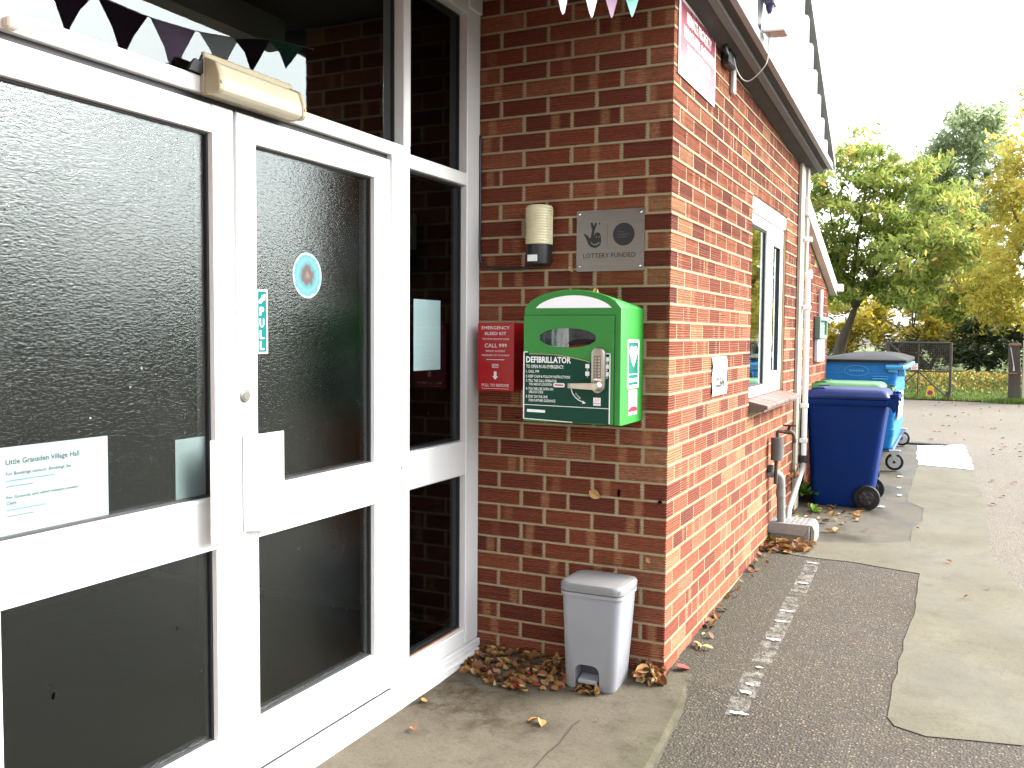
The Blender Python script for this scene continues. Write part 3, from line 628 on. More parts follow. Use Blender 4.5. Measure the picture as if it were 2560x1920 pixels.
# bulkhead light over the doors
bh = thing('bulkhead_light', 'yellowed rectangular bulkhead light fixed above the double doors', 'light', (RX, -1.5, 2.12))
CRM = M('yellowed_plastic', (.34, .29, .18), .5, dirt=(.22, .17, .09), da=.45); LENS = M('cream_diffuser', (.42, .385, .28), .4, var=.05)
def sec(y, pr): return [(RX+a, y, z) for a, z in pr]
b = B(); box(b, RX+.0005, RX+.016, -1.702, -1.318, 2.120, 2.238, .004)
pe = [(.0165, 2.119), (.062, 2.119), (.072, 2.128), (.072, 2.165), (.058, 2.205), (.0165, 2.224)]
for a, c in ((-1.701, -1.683), (-1.337, -1.319)): prism(b, sec(a, pe), (0, c-a, 0), bev=.003)
obj('housing', b, CRM, bh)
pl = [(.017, 2.121), (.059, 2.121), (.069, 2.130), (.069, 2.162), (.055, 2.202), (.017, 2.221)]
b = B(); prism(b, sec(-1.6825, pl), (0, .345, 0), bev=.002); obj('diffuser', b, LENS, bh)
b = B(); lathe(b, (RX+.071, -1.692, 2.15), (1, 0, 0), [(0, .006), (.004, .0055)], 10); lathe(b, (RX+.071, -1.327, 2.15), (1, 0, 0), [(0, .005), (.004, .0045)], 10); obj('screw', b, M('dull_screw', (.25, .2, .14), .5, .6), bh)
b = B(); prism(b, [(RX+.004, -1.755, 2.176), (RX+.004, -1.703, 2.176), (RX+.004, -1.703, 2.228), (RX+.004, -1.715, 2.205), (RX+.004, -1.73, 2.212), (RX+.004, -1.745, 2.195)], (.01, 0, 0)); b = obj('cable_stub', b, GASK_GAP, bh)
# bunting under the porch edge and a second string nearer the wall
FL = [M('white_flag', (.80, .80, .82), .9), M('lilac_flag', (.62, .50, .64), .9), M('plum_flag', (.16, .10, .15), .9), M('green_flag', (.22, .55, .46), .9)]
bu = thing('bunting', 'string of pale triangular flags hung under the porch edge and mirrored in the glass', 'bunting', (-.10, -1, 2.80))
sy_ = [-.06, -.38, -.61, -.85, -1.10, -1.35, -1.60, -1.90, -2.3]; sz_ = [2.81, 2.765, 2.705, 2.668, 2.652, 2.66, 2.69, 2.755, 2.84]
s = B(); tube(s, curve_pts([(-.10, y, z) for y, z in zip(sy_, sz_)], 6), .002, 5); obj('string', s, FL[0], bu)
for k, (y, z) in enumerate(((-.262, 2.665), (-.492, 2.590), (-.692, 2.530), (-.945, 2.462), (-1.19, 2.47), (-1.43, 2.49), (-1.69, 2.53))):
    zt = float(np.interp(-y, [-q for q in sy_], sz_)); hw = .118; dzv = lambda yy: float(np.interp(-yy, [-q for q in sy_], sz_)); q = B()
    face(q, [(-.10, y-hw, dzv(y-hw)), (-.10, y+hw, dzv(y+hw)), (-.095, y+hw*.46, z+(zt-z)*.5), (-.093, y+.012, z+.012), (-.095, y, z), (-.097, y-.012, z+.012), (-.104, y-hw*.46, z+(zt-z)*.5)]); bmesh.ops.solidify(q, geom=q.faces[:], thickness=.001); obj('flag', q, FL[(3, 2, 0, 1, 2, 2, 2)[k]], bu)  # dark plum on the last three flags paints in their unlit mirrored side
# ---------------------------------------------------------------- THINGS ON THE RETURN WALL
# lantern with motion sensor
ln_ = thing('wall_lantern', 'wall lantern with ribbed cream lens above a black motion sensor', 'lantern', (-.578, 0, 1.74))
BLKP = M('black_plastic', (.014, .014, .016), .35, var=.1)
b = B(); prism(b, [(x, -.001, z) for x, z in rrect(-.625, -.530, 1.742, 1.995, .02)], (0, -.022, 0), bev=.003); obj('back_plate', b, BLKP, ln_)
b = B(); rings = []
for i in range(30):
    z = 1.835+.167*i/29; rr = .0015*(i % 2); k = 1 if i < 28 else .96-.1*(i-28)
    rings.append([(-.578+(.058+rr)*k*math.cos(a)*(1), -.0225-(.075+rr)*k*max(0, math.sin(a))**.75, z) for a in [math.pi*j/16 for j in range(17)]])
loft(b, rings); obj('lens', b, M('aged_lens', (.60, .55, .36), .28, var=.15, dirt=(.38, .31, .15), da=.5, ds=12), ln_)
b = B(); rings = []
for z, k in ((1.745, .75), (1.752, .95), (1.790, 1.0), (1.833, 1.02)): rings.append([(-.578+.055*k*math.cos(a), -.0235-.068*k*max(0, math.sin(a))**.7, z) for a in [math.pi*j/14 for j in range(15)]])
loft(b, rings); obj('sensor', b, BLKP, ln_, True, auto=50)
b = B(); box(b, -.606, -.560, -.096, -.0935, 1.760, 1.788, .001); obj('sensor_window', b, WPR, ln_)
cb = B(); tube(cb, curve_pts([(-.883, -.008, 2.335), (-.884, -.008, 2.20), (-.882, -.008, 2.0), (-.884, -.009, 1.83), (-.876, -.009, 1.775), (-.845, -.009, 1.748), (-.76, -.009, 1.738), (-.66, -.009, 1.738), (-.60, -.012, 1.752)], 6), .006, 8)
cb = obj('cable', cb, BLKP, None, True); tag(cb, 'black cable running down the door frame to the wall lantern', 'cable')
# stainless plaque
pq = thing('wall_plaque', 'brushed steel LOTTERY FUNDED plaque screwed to the brick wall', 'plaque', (-.265, 0, 1.716))
t = NT('brushed_steel'); v = t.tc(); nz = t.noise(v, 500, 3, .6, stretch=(.02, 1, 1.0)); n2 = t.noise(v, 6, 3)
STEEL = t.done(t.mix(nz, (.17, .17, .155), (.29, .285, .26)), t.math('ADD', t.math('MULTIPLY', nz, .18), .26), 1.0, t.bump(nz, .0006, .7))
b = B(); prism(b, [(x, -.0015, z) for x, z in rrect(-.416, -.114, 1.7165, 1.9745, .006, 2)], (0, -.003, 0)); obj('plate', b, STEEL, pq)
e = B(); Y = -.0052; PX_, PZ_ = (1, 0, 0), (0, 0, 1)
def pf(bm, pts, y, mi=0): face(bm, [(x, y, z) for x, z in pts], mi)
# crossed fingers emblem
hand = [(-.384, 1.874), (-.376, 1.8765), (-.366, 1.869), (-.357, 1.858), (-.350, 1.860), (-.349, 1.872), (-.345, 1.892), (-.350, 1.908), (-.352, 1.919), (-.347, 1.924), (-.342, 1.921), (-.338, 1.908), (-.332, 1.921), (-.327, 1.922), (-.324, 1.916), (-.330, 1.900), (-.335, 1.884), (-.336, 1.866), (-.330, 1.878), (-.320, 1.882), (-.310, 1.876), (-.305, 1.862), (-.304, 1.842), (-.309, 1.826), (-.322, 1.817), (-.338, 1.816), (-.353, 1.822), (-.364, 1.836), (-.370, 1.852), (-.377, 1.866)]
pf(e, hand, Y); pf(e, circ(.0475, 40, -.204, 1.869), Y)
pf(e, [(-.2775, 1.819), (-.2763, 1.819), (-.2763, 1.914), (-.2775, 1.914)], Y); pf(e, circ(.0035, 12, -.312, 1.918), Y)
text(e, 'LOTTERY FUNDED', (-.384, Y, 1.7735), PX_, PZ_, .0195, .233, .006)
Y2 = Y-.0004
pf(e, [(-.352, 1.842), (-.340, 1.833), (-.326, 1.832), (-.313, 1.840), (-.310, 1.836), (-.322, 1.8275), (-.338, 1.828), (-.350, 1.836)], Y2, 1); pf(e, circ(.0028, 10, -.325, 1.862), Y2, 1); pf(e, circ(.0028, 10, -.313, 1.861), Y2, 1)
for i, (a, c) in enumerate(((-.232, -.205), (-.232, -.177), (-.232, -.190))): pf(e, [(a, 1.878-.011*i), (c, 1.878-.011*i), (c, 1.8815-.011*i), (a, 1.8815-.011*i)], Y2, 2)
obj('lettering', e, [BLK, STEEL, M('dark_grey_print', (.05, .05, .05), .5)], pq)
for x, z in ((-.402, 1.960), (-.130, 1.9575), (-.4025, 1.737), (-.131, 1.735)): b = B(); lathe(b, (x, -.0045, z), (0, -1, 0), [(0, .006), (.002, .0055), (.0035, .003)], 14); obj('screw', b, M('bright_screw', (.75, .75, .75), .2, 1), pq, True)
# emergency bleed kit box
rd = thing('bleed_kit_box', 'red EMERGENCY BLEED KIT box on the brick wall beside the door frame', 'first aid box', (-.75, 0, 1.197))
RED = M('red_enamel', (.36, .006, .010), .35, var=.06); b = B(); box(b, -.841, -.664, -.095, -.001, 1.1975, 1.4955, .004, 2); obj('case', b, RED, rd)
b = B(); box(b, -.8415, -.6635, -.1005, -.0955, 1.197, 1.496, .002, 1); obj('cover', b, RED, rd)
e = B(); Y = -.1010
for s, x, z, h, w in (('EMERGENCY', -.754, 1.468, .0135, .137), ('BLEED KIT', -.754, 1.443, .0135, .105), ('TO STOP BLOOD LOSS', -.754, 1.422, .0075, .130), ('CALL 999', -.753, 1.389, .0165, .108), ('REPORT INCIDENT', -.753, 1.369, .007, .095), ('TAKE BLEED KIT TO PATIENT', -.754, 1.351, .0065, .138), ('PULL TO REMOVE', -.754, 1.2165, .0125, .132)):
    text(e, s, (x, Y, z), PX_, PZ_, h, w, .004, center=True)
pf(e, [(-.798, 1.334), (-.710, 1.334), (-.710, 1.3365), (-.798, 1.3365)], Y); pf(e, [(-.82, 1.207), (-.688, 1.207), (-.688, 1.2085), (-.82, 1.2085)], Y)
pf(e, [(-.761, 1.283), (-.748, 1.283), (-.748, 1.262), (-.7405, 1.262), (-.7545, 1.247), (-.7685, 1.262), (-.761, 1.262)], Y)
fr_ = [(-.770, 1.300), (-.740, 1.300), (-.740, 1.316), (-.770, 1.316)]; pf(e, fr_, Y)
e2 = [(-.768, 1.302), (-.742, 1.302), (-.742, 1.314), (-.768, 1.314)]; pf(e, e2, Y-.0003, 1); text(e, 'KIT', (-.7655, Y-.0006, 1.304), PX_, PZ_, .008, .021, .01)
obj('lettering', e, [WPR, RED], rd)
# ---------------------------------------------------------------- DEFIBRILLATOR CABINET
df = thing('defibrillator_cabinet', 'bright green defibrillator cabinet with keypad lock on the return wall', 'defibrillator', (-.32, 0, 1.09))
GREEN = M('green_powder_coat', (.012, .185, .020), .45, var=.05, bump=.0003, bs=700, spec=.5)
x0, x1, YF = -.529, -.112, -.285
def arch(x, zs, zt, n=18): return [(x0+(x1-x0)*k/n, zs+(zt-zs)*(1-(2*k/n-1)**2)**.62) for k in range(n+1)]
fo = [(x0, 1.0915)]+[(x1, 1.0915)]+[(x, z) for x, z in arch(0, 1.5525, 1.6265)][::-1]
bo = [(x0, 1.0915)]+[(x1, 1.0915)]+[(x, z) for x, z in arch(0, 1.5545, 1.592)][::-1]
b = B(); loft(b, [[(x, -.006, z) for x, z in bo], [(x, YF+.004, z) for x, z in fo], [(x0+(x-x0)*.99+.002, YF, z-.002 if z > 1.2 else z+.002) for x, z in fo]]); obj('body', b, GREEN, df)
# white light window under the arch, set in
wa = [(-.4775+.325*k/20, 1.5535+.050*(1-(2*k/20-1)**2)**.75) for k in range(21)]
b = B(); prism(b, [(x, YF-.0005, z) for x, z in wa], (0, -.002, 0)); obj('light_window', b, M('white_diffuser', (.82, .83, .84), .25, var=.01), df)
# door with oval window
dz = B(); yd = YF-.009; ox, oz, oa, ob = -.335, 1.434, .125, .0395
out = rrect(-.526, -.1395, 1.0945, 1.5235, .004, 3); ell = circ(oa, len(out), ox, oz, ob)
out = [(-.526+.3865*u, 1.0945+.429*v) for u, v in [(1, .5+.5*k/6) for k in range(6)]+[(1-k/6, 1) for k in range(6)]+[(0, 1-k/12) for k in range(12)]+[(k/6, 0) for k in range(6)]+[(1, .5*k/6) for k in range(6)]]
n_ = len(out); ell = []
for x, z in out:
    a = math.atan2((z-oz)/ob, (x-ox)/oa); ell.append((ox+oa*math.cos(a), oz+ob*math.sin(a)))
o1 = [dz.verts.new((x, yd, z)) for x, z in out]; o2 = [dz.verts.new((x, YF-.001, z)) for x, z in out]; i1 = [dz.verts.new((x, yd, z)) for x, z in ell]; i2 = [dz.verts.new((x, YF-.001, z)) for x, z in ell]
for k in range(n_):
    j = (k+1) % n_
    for q in ((o1[k], o1[j], i1[j], i1[k]), (o1[k], o2[k], o2[j], o1[j]), (i1[k], i1[j], i2[j], i2[k])):
        try: dz.faces.new(q)
        except ValueError: pass
cab = obj('door', dz, GREEN, df)
b = B(); box(b, -.531, -.1365, YF-.0012, YF-.0002, 1.5228, 1.5262); box(b, -.1395, -.1370, YF-.0012, YF-.0002, 1.092, 1.5228); obj('door_seam', b, GASK_GAP, df)
b = B(); pts = circ(oa+.003, 40, ox, oz, ob+.003); face(b, [(x, YF-.0016, z) for x, z in pts], 0)
face(b, [(x, YF-.0021, z) for x, z in [(-.358, 1.395), (-.340, 1.412), (-.31, 1.427), (-.27, 1.432), (-.225, 1.428), (-.213, 1.424), (-.24, 1.408), (-.29, 1.397), (-.335, 1.394)]], 1)
face(b, [(x, YF-.0025, z) for x, z in [(-.352, 1.3965), (-.33, 1.402), (-.29, 1.407), (-.25, 1.4085), (-.24, 1.407), (-.27, 1.399), (-.31, 1.395), (-.335, 1.3945)]], 2)
obj('case_inside', b, [M('grey_bag', (.16, .17, .18), .6, var=.5, vs=25), BLKP, M('orange_tab', (.45, .06, .02), .5)], cab)
b = B(); pts = circ(oa-.001, 40, ox, oz, ob-.001); prism(b, [(x, YF-.0055, z) for x, z in pts], (0, -.0015, 0)); obj('viewing_window', b, m_glass('acrylic', (.7, .72, .72), 0, rough=.02), cab)
# instruction plate, its top edge torn down over the lettering
DG = M('dark_green_print', (.001, .040, .024), .5, var=.08, spec=.2); Y = yd-.0012
pl_ = [(-.527, 1.1015), (-.42, 1.0975), (-.30, 1.0945), (-.245, 1.0965), (-.19, 1.0970), (-.152, 1.0945), (-.151, 1.3755), (-.205, 1.3755), (-.2355, 1.337), (-.26, 1.3435), (-.32, 1.3555), (-.38, 1.3635), (-.44, 1.3665), (-.500, 1.3665), (-.5065, 1.3775), (-.527, 1.3775)]
b = B(); prism(b, [(x, Y, z) for x, z in pl_], (0, .0010, 0), mi=0); Y -= .0004
def strip(bm, x0_, z0_, x1_, z1_, t_, y, mi):
    d = Vector((x1_-x0_, z1_-z0_)).normalized(); nx, nz_ = -d.y*t_/2, d.x*t_/2; pf(bm, [(x0_+nx, z0_+nz_), (x0_-nx, z0_-nz_), (x1_-nx, z1_-nz_), (x1_+nx, z1_+nz_)], y, mi)
for a in ((-.5245, 1.103, -.5245, 1.3765, .005), (-.1535, 1.097, -.1535, 1.3745, .005), (-.527, 1.1035, -.31, 1.0968, .0032), (-.527, 1.3755, -.508, 1.3755, .004), (-.18, 1.3735, -.151, 1.3735, .004), (-.522, 1.1605, -.155, 1.1575, .0026)): strip(b, *a, Y, 1)
def dt(s, x, z, h, w=None, bold=.012, mi=1): text(b, s, (x, Y, z), PX_, PZ_, h, w, bold, mi=mi)
dt('DEFIBRILLATOR', -.5145, 1.3335, .0235, .197, .03); dt('TO OPEN IN AN EMERGENCY:', -.5145, 1.3105, .0135, .166)
for s, x, z, w in (('1. CALL 999', -.5145, 1.2920, .058), ('2. KEEP CALM & FOLLOW INSTRUCTIONS', -.5145, 1.2720, .194), ('3. TELL THE CALL OPERATOR', -.5145, 1.2545, .136), ('YOU ARE AT LOCATION', -.5010, 1.2400, .102), ('4. YOU WILL BE GIVEN AN', -.5145, 1.2215, .121), ('UNLOCK CODE', -.5010, 1.2085, .063), ('5. STAY ON THE LINE', -.5145, 1.1895, .096), ('FOR FURTHER GUIDANCE', -.5010, 1.1740, .117)): dt(s, x, z, .0105, w)
pf(b, rrect(-.393, -.344, 1.2355, 1.2525, .006, 3), Y, 1); text(b, 'CW2 0', (-.388, Y-.0004, 1.2405), PX_, PZ_, .007, .038, .01, mi=2) if False else None
pf(b, [(-.388, 1.2415), (-.350, 1.2405), (-.350, 1.2475), (-.388, 1.2485)], Y-.0004, 2)
pf(b, [(-.509, 1.131), (-.4285, 1.130), (-.4285, 1.141), (-.509, 1.1425)], Y, 1)
pf(b, [(-.221, 1.168), (-.190, 1.1675), (-.190, 1.199), (-.221, 1.1995)], Y, 1)
for z in (1.1925, 1.1870, 1.1815): pf(b, [(-.216, z), (-.195, z), (-.195, z+.002), (-.216, z+.002)], Y-.0004, 3)
pf(b, [(-.2205, 1.1745), (-.1905, 1.1745), (-.1905, 1.1765), (-.2205, 1.1765)], Y-.0004, 0)
for i, z in enumerate((1.352, 1.3235, 1.294)): pf(b, rrect(-.1745, -.158, z-.009, z+.008, .002, 2), Y, 1)
for i, z in enumerate((1.3235, 1.294)): pf(b, rrect(-.256, -.239, z-.009, z+.008, .002, 2), Y, 1)
for s, x, z in (('X', -.169, 1.334), ('B', -.169, 1.305), ('Z', -.169, 1.276), ('A', -.251, 1.306), ('Y', -.251, 1.277)): dt(s, x, z, .008, None, .01)
arcp = [(-.316, 1.231), (-.310, 1.214), (-.299, 1.199), (-.284, 1.1875), (-.265, 1.180)]
for (a, c), (d, f_) in zip(arcp[:-1], arcp[1:]): strip(b, a, c, d, f_, .0035, Y, 1)
pf(b, [(-.266, 1.186), (-.252, 1.1755), (-.267, 1.1725)], Y, 1)
d_ = Vector((.72, 0, -.69)).normalized(); text(b, 'TO OPEN', (-.300, Y, 1.211), d_, Vector((.69, 0, .72)).normalized(), .007, .030, .008, mi=1)
obj('instruction_plate', b, [DG, WPR, M('red_print', (.45, .12, .13), .5), M('pink_print', (.75, .25, .28), .5)], df)
b = B(); ps = [(-.500, 1.3668), (-.44, 1.3668), (-.38, 1.3640), (-.32, 1.3560), (-.26, 1.3440), (-.236, 1.3375)]; tube(b, [(x, Y-.002, z+.001) for x, z in ps], .0016, 6); obj('torn_edge', b, M('tan_adhesive', (.38, .30, .18), .7), df)
# keypad lock
lk = B(); NICK = M('satin_nickel', (.42, .40, .34), .34, 1.0, var=.1)
for (w_, y_) in (((.0285, .0265), 0),): pass
rings = []
for k, yy in ((1, yd-.0005), (1, yd-.014), (.93, yd-.020), (.72, yd-.0225)):
    rings.append([(-.1975+.0285*k*math.cos(a), yy, (1.371 if math.sin(a) > 0 else 1.246)+.0285*k*math.sin(a)) for a in [2*math.pi*(j+.5)/24 for j in range(24)]])
loft(lk, rings); lock = obj('keypad_lock', lk, NICK, df, True, auto=40)
b = B(); box(b, -.2135, -.1815, yd-.0245, yd-.0222, 1.278, 1.365, .001); obj('keypad', b, M('dark_nickel', (.20, .19, .165), .4, 1.0), lock)
b = B()
for c_ in range(2):
    for r_ in range(7): lathe(b, (-.2045+.014*c_, yd-.0246, 1.2855+.0117*r_), (0, -1, 0), [(0, .0042), (.003, .0040), (.0038, .002)], 10)
obj('button', b, NICK, lock, True)
b = B(); lathe(b, (-.1975, yd-.0225, 1.246), (0, -1, 0), [(0, .021), (.012, .021), (.020, .018), (.026, .016), (.028, .012)], 24)
loft(b, [[(x, yy, 1.2455+zz) for yy, zz in rr] for x, rr in ((-.1975, [(yd-.048, -.013), (yd-.036, -.013), (yd-.036, .013), (yd-.048, .013)]), (-.235, [(yd-.050, -.012), (yd-.040, -.012), (yd-.040, .012), (yd-.050, .012)]), (-.300, [(yd-.050, -.0095), (yd-.042, -.0095), (yd-.042, .0095), (yd-.050, .0095)]), (-.312, [(yd-.049, -.009), (yd-.030, -.009), (yd-.030, .009), (yd-.049, .009)]))]); bmesh.ops.bevel(b, geom=[e_ for e_ in b.edges if len(e_.link_faces) == 2 and e_.calc_face_angle(0) > .9], offset=.0015, segments=2, affect='EDGES')
obj('lever', b, NICK, lock)
b = B(); box(b, -.2165, -.1805, yd-.024, yd-.0215, 1.268, 1.275, .001); obj('lever_guard', b, M('bright_nickel', (.7, .68, .6), .25, 1.0), lock)
# stickers on the cabinet side
b = B(); XS = x1+.0006; SX = (0, 1, 0)
def sf(pts, x, mi): face(b, [(x, y, z) for y, z in pts], mi)
sf(rrect(-.2075, -.0615, 1.232, 1.428, .010, 4), XS, 0); sf(rrect(-.196, -.073, 1.2455, 1.418, .004, 3), XS+.0004, 1)
sf([(-.2075+.0, 1.2875), (-.0615, 1.2875), (-.0615, 1.2905), (-.2075, 1.2905)], XS+.0008, 0); sf([(-.20, 1.258), (-.068, 1.258), (-.068, 1.272), (-.20, 1.272)], XS+.0008, 0)
hc, hz = -.1335, 1.372; hp = []
for k in range(40):
    a = 2*math.pi*k/40; hp.append((hc+.0031*16*math.sin(a)**3, hz+.0026*(13*math.cos(a)-5*math.cos(2*a)-2*math.cos(3*a)-math.cos(4*a))-(.012 if math.cos(a) < -.5 else 0)))
sf(hp[::-1], XS+.0008, 0); sf([(hc+.006, 1.398), (hc-.012, 1.370), (hc-.001, 1.370), (hc-.008, 1.346), (hc+.014, 1.378), (hc+.003, 1.378)], XS+.0012, 1)
text(b, 'AED', (XS+.0012, -.19, 1.2610), SX, (0, 0, 1), .008, .11, .01, mi=1)
sf([(-.187, 1.125), (-.081, 1.124), (-.081, 1.224), (-.187, 1.226)], XS, 0)
sf([(-.187, 1.137), (-.081, 1.137), (-.081, 1.151), (-.11, 1.1575), (-.15, 1.160), (-.187, 1.150)], XS+.0004, 2)
for z, w_ in ((1.212, .03), (1.208, .045), (1.1815, .05), (1.177, .035)): sf([(-.134-w_/2, z), (-.134+w_/2, z), (-.134+w_/2, z+.002), (-.134-w_/2, z+.002)], XS+.0004, 3)
obj('side_sticker', b, [WPR, M('emergency_green', (.0, .13, .085), .4), M('sticker_red', (.55, .01, .03), .45), M('faint_grey', (.35, .35, .37), .6)], df)
# ---------------------------------------------------------------- PEDAL BIN
pbn = thing('pedal_bin', 'pale grey plastic pedal bin with darker lid against the return wall', 'bin', (-.24, -.14, -.012))
GREY = M('grey_plastic', (.215, .225, .245), .48, var=.05, dirt=(.22, .2, .17), da=.35, ds=5); GREYD = M('dark_grey_plastic', (.145, .148, .152), .5, var=.06, dirt=(.25, .23, .2), da=.5, ds=6)
def rr3(x0_, x1_, y0_, y1_, r, z, n=6): return [(x, y, z) for x, y in rrect(x0_, x1_, y0_, y1_, r, n)]
ZB = -.012
b = B(); loft(b, [rr3(-.352, -.149, -.228, -.047, .030, ZB+.001), rr3(-.360, -.141, -.236, -.040, .034, ZB+.012), rr3(-.366, -.125, -.245, -.034, .036, .20), rr3(-.372, -.112, -.254, -.030, .038, .382), rr3(-.378, -.106, -.260, -.026, .040, .384), rr3(-.378, -.106, -.260, -.026, .040, .398)])
# foot opening cut through the front
cut = B(); prism(cut, [(x, -.40, z) for x, z in rrect(-.309, -.203, -.05, .098, .032, 6)], (0, .225, 0))
bo_ = obj('body', b, GREY, pbn, True, auto=45); cm_ = bpy.data.meshes.new('cutter'); 
bmesh.ops.translate(cut, verts=cut.verts, vec=-ORG[pbn]); cut.to_mesh(cm_); cut.free(); co_ = bpy.data.objects.new('cutter', cm_); COL.objects.link(co_); co_.location = ORG[pbn]
md = bo_.modifiers.new('opening', 'BOOLEAN'); md.operation = 'DIFFERENCE'; md.object = co_; md.solver = 'EXACT'
dg = bpy.context.evaluated_depsgraph_get(); nm = bpy.data.meshes.new_from_object(bo_.evaluated_get(dg)); bo_.modifiers.clear(); bo_.data = nm; COL.objects.unlink(co_); bpy.data.objects.remove(co_)
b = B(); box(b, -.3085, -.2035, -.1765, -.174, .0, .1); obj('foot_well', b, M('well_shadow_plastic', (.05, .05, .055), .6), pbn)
b = B(); prism(b, [(-.298, -.236, .016), (-.214, -.236, .016), (-.214, -.236, .034), (-.298, -.236, .034)], (0, .055, .012), bev=.004); obj('pedal', b, GREY, pbn)
b = B(); loft(b, [rr3(-.379, -.105, -.262, -.025, .041, .402), rr3(-.380, -.104, -.263, -.024, .042, .425), rr3(-.374, -.110, -.257, -.030, .040, .4345), rr3(-.360, -.124, -.243, -.043, .036, .4385), rr3(-.345, -.139, -.228, -.057, .03, .4375)]); obj('lid', b, GREYD, pbn, True, auto=40)
# ---------------------------------------------------------------- THINGS ON THE SIDE WALL
sg = thing('warning_sign', 'faded red PRIVATE PROPERTY sign high on the side wall corner', 'sign', (0, .36, 2.53))
SUY = (0, 1, 0); SUZ = Vector((0, -.0, 1))
MAR = M('faded_maroon', (.24, .035, .06), .28, var=.08); b = B(); box(b, .0005, .006, .048, .668, 2.522, 2.838, .001); obj('plate', b, M('sign_white', (.78, .77, .76), .3, var=.02), sg)
b = B(); X = .0066; face(b, [(X, .066, 2.543), (X, .652, 2.543), (X, .652, 2.823), (X, .066, 2.823)], 0); X += .0004
for s, y, z, w, h in (('PRIVATE PROPERTY', .155, 2.755, .43, .046), ('VILLAGE HALL & GROUNDS', .11, 2.690, .53, .046), ('TRESPASSERS WILL', .17, 2.625, .40, .046), ('BE PROSECUTED', .20, 2.562, .33, .044)): text(b, s, (X, y, z), SUY, SUZ, h, w, .03, mi=1)
obj('lettering', b, [MAR, WPR], sg)
ns = thing('wall_notice', 'white KEEP CLEAR notice taped to the side wall before the window', 'notice', (0, .885, 1.15))
b = B(); n = 8; fr_ = []
for i in range(n+1):
    z = 1.152+.190*i/n; d = .004+.003*math.sin(i*1.3); fr_.append((z, d))
for (za, da_), (zb_, db_) in zip(fr_[:-1], fr_[1:]): face(b, [(da_, .733, za), (da_+.001, 1.038, za-.001), (db_+.001, 1.040, zb_), (db_, .733, zb_)])
bmesh.ops.remove_doubles(b, verts=b.verts, dist=.0004); bmesh.ops.solidify(b, geom=b.faces[:], thickness=.0012); obj('sheet', b, WPR, ns)
b = B(); text(b, 'KEEP THIS AREA', (.0098, .77, 1.2575), SUY, SUZ, .022, .235, .02); text(b, 'CLEAR', (.0098, .785, 1.195), SUY, SUZ, .044, .205, .04); obj('lettering', b, BLK, ns)
# floodlight and its driver under the gable, black junction box, conduit, loose wire
fl = thing('floodlight', 'small white security floodlight bracketed to the gable cladding', 'floodlight', (XO+.02, .9, 2.92))
FW = M('white_lamp_body', (.76, .77, .75), .4, var=.03)
b = B(); prism(b, [(XO+.03, .86, 2.903), (XO+.03, .86, 2.94), (XO+.105, .86, 2.955), (XO+.128, .86, 2.945), (XO+.135, .86, 2.898)], (0, .11, 0), bev=.005); obj('lamp_body', b, FW, fl)
b = B(); prism(b, [(XO+.04, .872, 2.9025), (XO+.126, .872, 2.8975), (XO+.126, .958, 2.8975), (XO+.04, .958, 2.9025)], (0, 0, -.003)); obj('lens', b, M('brown_lens', (.22, .13, .09), .3), fl)
b = B(); tube(b, [(XO+.016, .915, 2.925), (XO+.04, .915, 2.925)], .012, 8); box(b, XO+.014, XO+.02, .885, .945, 2.89, 2.96, .003); tube(b, [(XO+.05, .91, 2.95), (XO+.05, .91, 3.01)], .004, 6); obj('bracket', b, FW, fl)
b = B(); box(b, XO+.03, XO+.075, .88, .945, 3.035, 3.16, .006); lathe(b, (XO+.05, .91, 3.035), (0, 0, -1), [(0, .02), (.02, .014), (.035, .008)], 10); box(b, XO+.017, XO+.03, .895, .93, 3.06, 3.12); b = obj('sensor_box', b, M('navy_plastic', (.018, .018, .06), .4), None); tag(b, 'dark blue plastic sensor box hanging above the white floodlight', 'sensor')
b = B(); tube(b, curve_pts([(XO+.05, .915, 2.90), (XO+.045, .93, 2.82), (XO+.03, .93, 2.76), (.12, .93, 2.70), (.08, .92, 2.705), (.05, .90, 2.76), (.04, .88, 2.83)], 6), .0028, 6); b = obj('cable', b, M('pale_grey_cable', (.42, .42, .40), .5), None); tag(b, 'pale loop of loose cable hanging below the floodlight', 'cable')
b = B(); box(b, .001, .045, .80, .94, 2.755, 2.845, .008); tube(b, curve_pts([(.03, .79, 2.80), (.032, .74, 2.82), (.05, .76, 2.86), (.08, .86, 2.865)], 6), .012, 8); b = obj('cable_box', b, BLKP, None); tag(b, 'black cable junction box under the soffit beside the maroon sign', 'junction box')
b = B(); box(b, .001, .022, 1.00, 1.05, 2.665, 2.80, .004); b = obj('conduit', b, M('grey_white_conduit', (.42, .40, .38), .5), None); tag(b, 'short pale vertical conduit cover below the black junction box', 'conduit')
